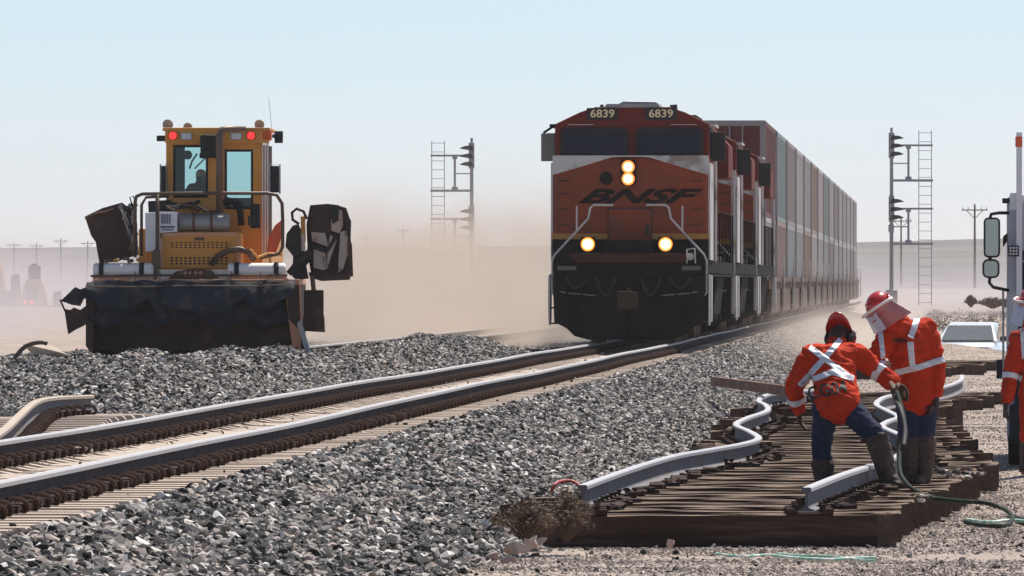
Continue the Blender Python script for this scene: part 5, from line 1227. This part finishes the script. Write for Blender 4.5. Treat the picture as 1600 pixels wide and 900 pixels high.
# ------------------------------------------------------------------ bushes
def bush(name, label, c, r, h, n, m, seed, group, cat='bush', tw=.006):
    rr = random.Random(seed); B0 = thing(name, label, cat, tuple(c), 0, group); st = MB(); lf = MB()
    for k in range(n):
        a = rr.uniform(0, 6.28); e = rr.uniform(.1, 1.0); tip = Vector((math.cos(a)*r*e, math.sin(a)*r*e, h*(1-.55*e*e)*rr.uniform(.6, 1.1)))
        mid = tip*.5+Vector((rr.gauss(0,.06*r), rr.gauss(0,.06*r), .1*h)); st.tube([(tip.x*.08,tip.y*.08,-.02), mid, tip], [tw, tw*.7, tw*.3], 4)
        for q_ in range(7):
            p = mid.lerp(tip, rr.random())+Vector((rr.gauss(0,.07*r), rr.gauss(0,.07*r), rr.gauss(0,.06*h))); d = Vector((rr.gauss(0,1), rr.gauss(0,1), rr.gauss(0,1))).normalized()*r*(.075 if r < .4 else .045)*rr.uniform(.6,1.5); e2 = d.orthogonal().normalized()*d.length*.35
            lf.add([p-d, p+e2, p+d, p-e2], [(0,1,2,3)])
    st.build('stems', M['shrub'], B0); tag(lf.build('twig_foliage', m, B0), kind='stuff')
bush('dry_bush', 'dry brown bush in front of the left end of the sleepers', P(822,838,62.5), .30, .26, 150, M['shrub'], 3, 'dry bushes by the sleepers', tw=.0035)
bush('dry_bush', 'round dry bush against the corner of the first long sleeper', P(886,842,62.8), .27, .33, 190, M['shrub'], 8, 'dry bushes by the sleepers', tw=.0035)
bush('dry_bush', 'low dry bush under the buckled rail end', P(853,832,63.5), .2, .2, 90, M['shrub'], 12, 'dry bushes by the sleepers', tw=.0035)
rr0 = random.Random(5)
sb = MB()
for k in range(900):
    X = rr0.uniform(12, 34); D = rr0.uniform(325, 520); 
    if X-xc(D) < 5: continue
    z = ground_h(X, D); r = rr0.uniform(.15, .4)
    for q_ in range(34):
        p = Vector((X+rr0.gauss(0,r*.5), D+rr0.gauss(0,r*.5), z+abs(rr0.gauss(0,r*.5)))); d = Vector((rr0.gauss(0,1), rr0.gauss(0,1), rr0.gauss(0,1))).normalized()*r*.14; e2 = d.orthogonal().normalized()*d.length*.6
        sb.add([p-d, p+e2, p+d, p-e2], [(0,1,2,3)])
tag(sb.build('desert_scrub', M['scrub']), 'low brown desert scrub on the rise behind the parked car', 'scrub', kind='stuff')
for i, (px, py, r, h, lb_) in enumerate(((1517,479,.35,.5,'single bare bush standing up on the rise behind the parked car'),(1551,481,.9,.45,'rounded dark bush on the skyline between the car and the truck'),(1575,480,.8,.4,'bush on the skyline close to the truck mirror arm'))):
    bush('desert_bush', lb_, P(px, py, 400), r, h, 260, M['scrub'], 20+i, 'bushes on the rise', tw=.03)

# ------------------------------------------------------------------ small things
def rocks(lst, label, group):
    for i, (px, py, D, s, lb_) in enumerate(lst):
        me = stone_mesh(50+i, mat('pale_rock_%s' % 'abcdefghij'[i], (.40,.30,.26), .9, var=.2, scale=6), flat=.65); o = obj('rock', me, None, tuple(P(px, py, D)+Vector((0,0,s*.2)))); o.scale = (s*1.2, s, s); o.rotation_euler = (.2*i, .1, i)
        tag(o, lb_, 'rock', group)
rocks([(806,866,60.6,.17,'biggest pale rock lying left of the dry bushes'),(828,855,61.5,.13,'pale rock just below the dry bushes'),(795,880,59.6,.12,'lowest pale rock near the bottom picture edge'),(770,873,60,.10,'small pale rock where the stone slope meets the dirt'),(846,850,62,.09,'small pale rock under the round dry bush'),(1048,852,62.9,.09,'pale rock just in front of the long front sleeper')], '', 'pale rocks by the dry bushes')
rp = lambda pts: MB().tube(smooth_path([tuple(P(px, py, HC*F/(py-440)-.02)+Vector((0,0,.012))) for px, py in pts], .05), .010, 6)
tag(rp([(1120,868),(1160,872),(1200,870),(1240,874),(1290,877),(1330,875),(1368,874)]).build('rope', M['rope'], None, True), 'pale green rope lying on the dirt in front of the sleepers', 'rope')
tag(rp([(1215,868),(1250,871),(1300,872),(1340,877),(1365,879)]).build('rope', M['rope'], None, True), 'frayed second strand crossing the pale green rope', 'rope')
tag(MB().tube(smooth_path([tuple(P(a, b_, d)) for a, b_, d in ((861,769,67),(866,758,67),(878,752,67.2),(895,752,67.3),(908,762,67.2),(912,772,67))], .04), .012, 8).build('red_cable', M['redhose'], None, True), 'red cable arching over the left end of the sleepers', 'cable')
pk = MB(); a = P(1122,592,128); b_ = P(1240,607,112); dv = (b_-a); 
pk = MB(); pk.add([a+Vector((0,0,-.10)), b_+Vector((0,0,-.10)), b_+Vector((.0,0,.03)), a+Vector((0,0,.03)), a+Vector((-.1,.25,-.10)), b_+Vector((-.1,.25,-.10)), b_+Vector((-.1,.25,.03)), a+Vector((-.1,.25,.03))], [(0,1,2,3),(7,6,5,4),(0,4,5,1),(3,2,6,7),(0,3,7,4),(1,5,6,2)])
tag(pk.build('timber_beam', M['beam']), 'long reddish brown beam lying on the gravel left of the bending worker', 'beam')
# bag on the ballast
bg_ = MB(); rr0 = random.Random(4)
for k in range(7): bg_.blob(P(186+k*5, 628-3*math.sin(k), 97)+Vector((0,rr0.uniform(-.05,.05),.02)), P(190+k*5, 634, 97), rr0.uniform(.035,.07), .03, None, .7, 8)
o = obj('plastic_bag', remesh(bg_, .012, 2, (M['bag'],), .01, 18)); tag(o, 'crumpled pale blue plastic bag on the heaped stones', 'bag')
# concrete lump and bent pipe at far left
ck = obj('concrete_block', stone_mesh(77, M['concrete'], flat=.7), None, tuple(P(72,548,122))); ck.scale = (.62,.5,.5); ck.rotation_euler = (0,.25,.3); tag(ck, 'broken grey concrete block on the stone heap left of the regulator', 'concrete block')
tag(MB().tube(smooth_path([tuple(P(a, b_, 120)) for a, b_ in ((14,588),(20,566),(34,546),(50,537),(66,535),(74,537))], .05), .03, 8).build('bent_pipe', B, None, True), 'thin brown pipe arching over the stone heap at the left edge', 'pipe')
# extra piles of sleepers further along the road
def tie_pile(label, px, py, D, n, dx, seed):
    t = thing('sleeper_pile', label, 'sleeper pile', (0,0,0), 0, 'sleeper piles beside the road'); rr = random.Random(seed); c = P(px, py, D); c.z = ground_h(c.x, D)
    for k in range(n):
        o = obj('tie', wt[rr.randrange(7)], t, (c.x+dx*k+rr.uniform(-.2,.2), D+k*.36, c.z+.0)); o.rotation_euler = (0,0,rr.uniform(-.05,.05))
    for k in range(max(2, n//2)):
        o = obj('tie', wt[rr.randrange(7)], t, (c.x+dx*k+rr.uniform(-.3,.3)-.2, D+.4+k*.5, c.z+.185)); o.rotation_euler = (0,0,rr.uniform(-.12,.12))
0 and tie_pile('far row of old sleepers stacked behind the standing worker near the car', 1495, 580, 168, 3, .1, 2)
0 and tie_pile('second row of old sleepers beyond the buckled rails', 1490, 632, 134, 4, .12, 6)
# ------------------------------------------------------------------ airborne dust
def vol(name, col, dens_nodes, box, label=None):
    mb = MB().box(*box); o = mb.build(name, []); m = bpy.data.materials.new(name); m.use_nodes = True
    n = m.node_tree.nodes; l = m.node_tree.links; n.clear()
    pv = n.new('ShaderNodeVolumePrincipled'); pv.inputs['Color'].default_value = rgba(col); pv.inputs['Anisotropy'].default_value = .35
    out = n.new('ShaderNodeOutputMaterial'); l.new(pv.outputs[0], out.inputs['Volume'])
    if isinstance(dens_nodes, float): pv.inputs['Density'].default_value = dens_nodes
    else: l.new(dens_nodes(n, l), pv.inputs['Density'])
    o.data.materials.append(m); tag(o, label, kind='stuff'); return o
vol('haze', (.93,.92,.93), .00010, (-1800, 1800, -60, 3300, -2, 24), 'thin pale haze in the air over the whole desert')
def node(n, t, **k):
    x = n.new(t)
    for a, b in k.items(): setattr(x, a, b)
    return x
def dust_density(x0, x1, y0, y1, z0, z1, top, base, nscale, slope=0, ystretch=.5):
    """density falling with height and towards the sides, broken up by noise (object space = world space)"""
    def f(n, l):
        g = n.new('ShaderNodeNewGeometry'); s = n.new('ShaderNodeSeparateXYZ'); l.new(g.outputs['Position'], s.inputs[0])
        def mr(src, a, b, c, d):
            m = n.new('ShaderNodeMapRange'); m.interpolation_type = 'SMOOTHSTEP'; l.new(src, m.inputs[0])
            for i, v in zip((1,2,3,4), (a,b,c,d)): m.inputs[i].default_value = v
            return m.outputs[0]
        def mul(a, b, op='MULTIPLY'):
            m = n.new('ShaderNodeMath'); m.operation = op
            for i, v in enumerate((a, b)):
                if isinstance(v, (int, float)): m.inputs[i].default_value = v
                else: l.new(v, m.inputs[i])
            return m.outputs[0]
        nz = n.new('ShaderNodeTexNoise'); nz.inputs['Scale'].default_value = nscale; nz.inputs['Detail'].default_value = 3; vm = n.new('ShaderNodeVectorMath'); vm.operation = 'MULTIPLY'; vm.inputs[1].default_value = (1, ystretch, 1.3); l.new(g.outputs['Position'], vm.inputs[0]); l.new(vm.outputs[0], nz.inputs['Vector'])
        hz = mr(s.outputs[2], z0, top, 1, 0); hz = mul(hz, 2.0, 'POWER')
        # lateral limits follow the line of the train
        xt = mul(s.outputs[0], mul(mul(s.outputs[1], 170, 'SUBTRACT'), slope), 'SUBTRACT')
        wx = (x1-x0)*.3
        d = mul(hz, mul(mr(xt, x0, x0+wx, 0, 1), mr(xt, x1-wx*.6, x1, 1, 0)))
        wy = (y1-y0)*.2
        d = mul(d, mul(mr(s.outputs[1], y0, y0+wy, 0, 1), mr(s.outputs[1], y1-wy, y1, 1, 0)))
        return mul(mul(d, mr(nz.outputs[0], .40, .62, .08, 1.8)), base)
    return f
vol('dust_cloud', (.70,.60,.52), dust_density(-9.5, 1.2, 168, 290, .2, 7, 5.8, .075, .42, .045, .10), (-11, 9, 168, 290, .2, 6.0), 'tan dust billowing up on the left side of the locomotive')
vol('dust_cloud', (.66,.62,.63), dust_density(-60, -4.5, 172, 330, 0, 6, 5.0, .014, .12), (-60, -11.02, 172, 330, .0, 5.0), 'thin dust drifting left behind the yellow regulator')
vol('dust_cloud', (.84,.74,.66), dust_density(3.4, 8, 172, 330, 0, 2, 1.9, .03, .5, .047), (3.3, 20, 172, 330, .02, 1.9), 'low dust swirling along the right side of the train')
vol('dust_layer', (.68,.645,.67), dust_density(-110, 110, 335, 1000, -1, 11, 6.5, .0065, .05), (-110, 110, 336, 1000, -1, 7), 'low layer of pinkish dust hanging over the plain behind the train')
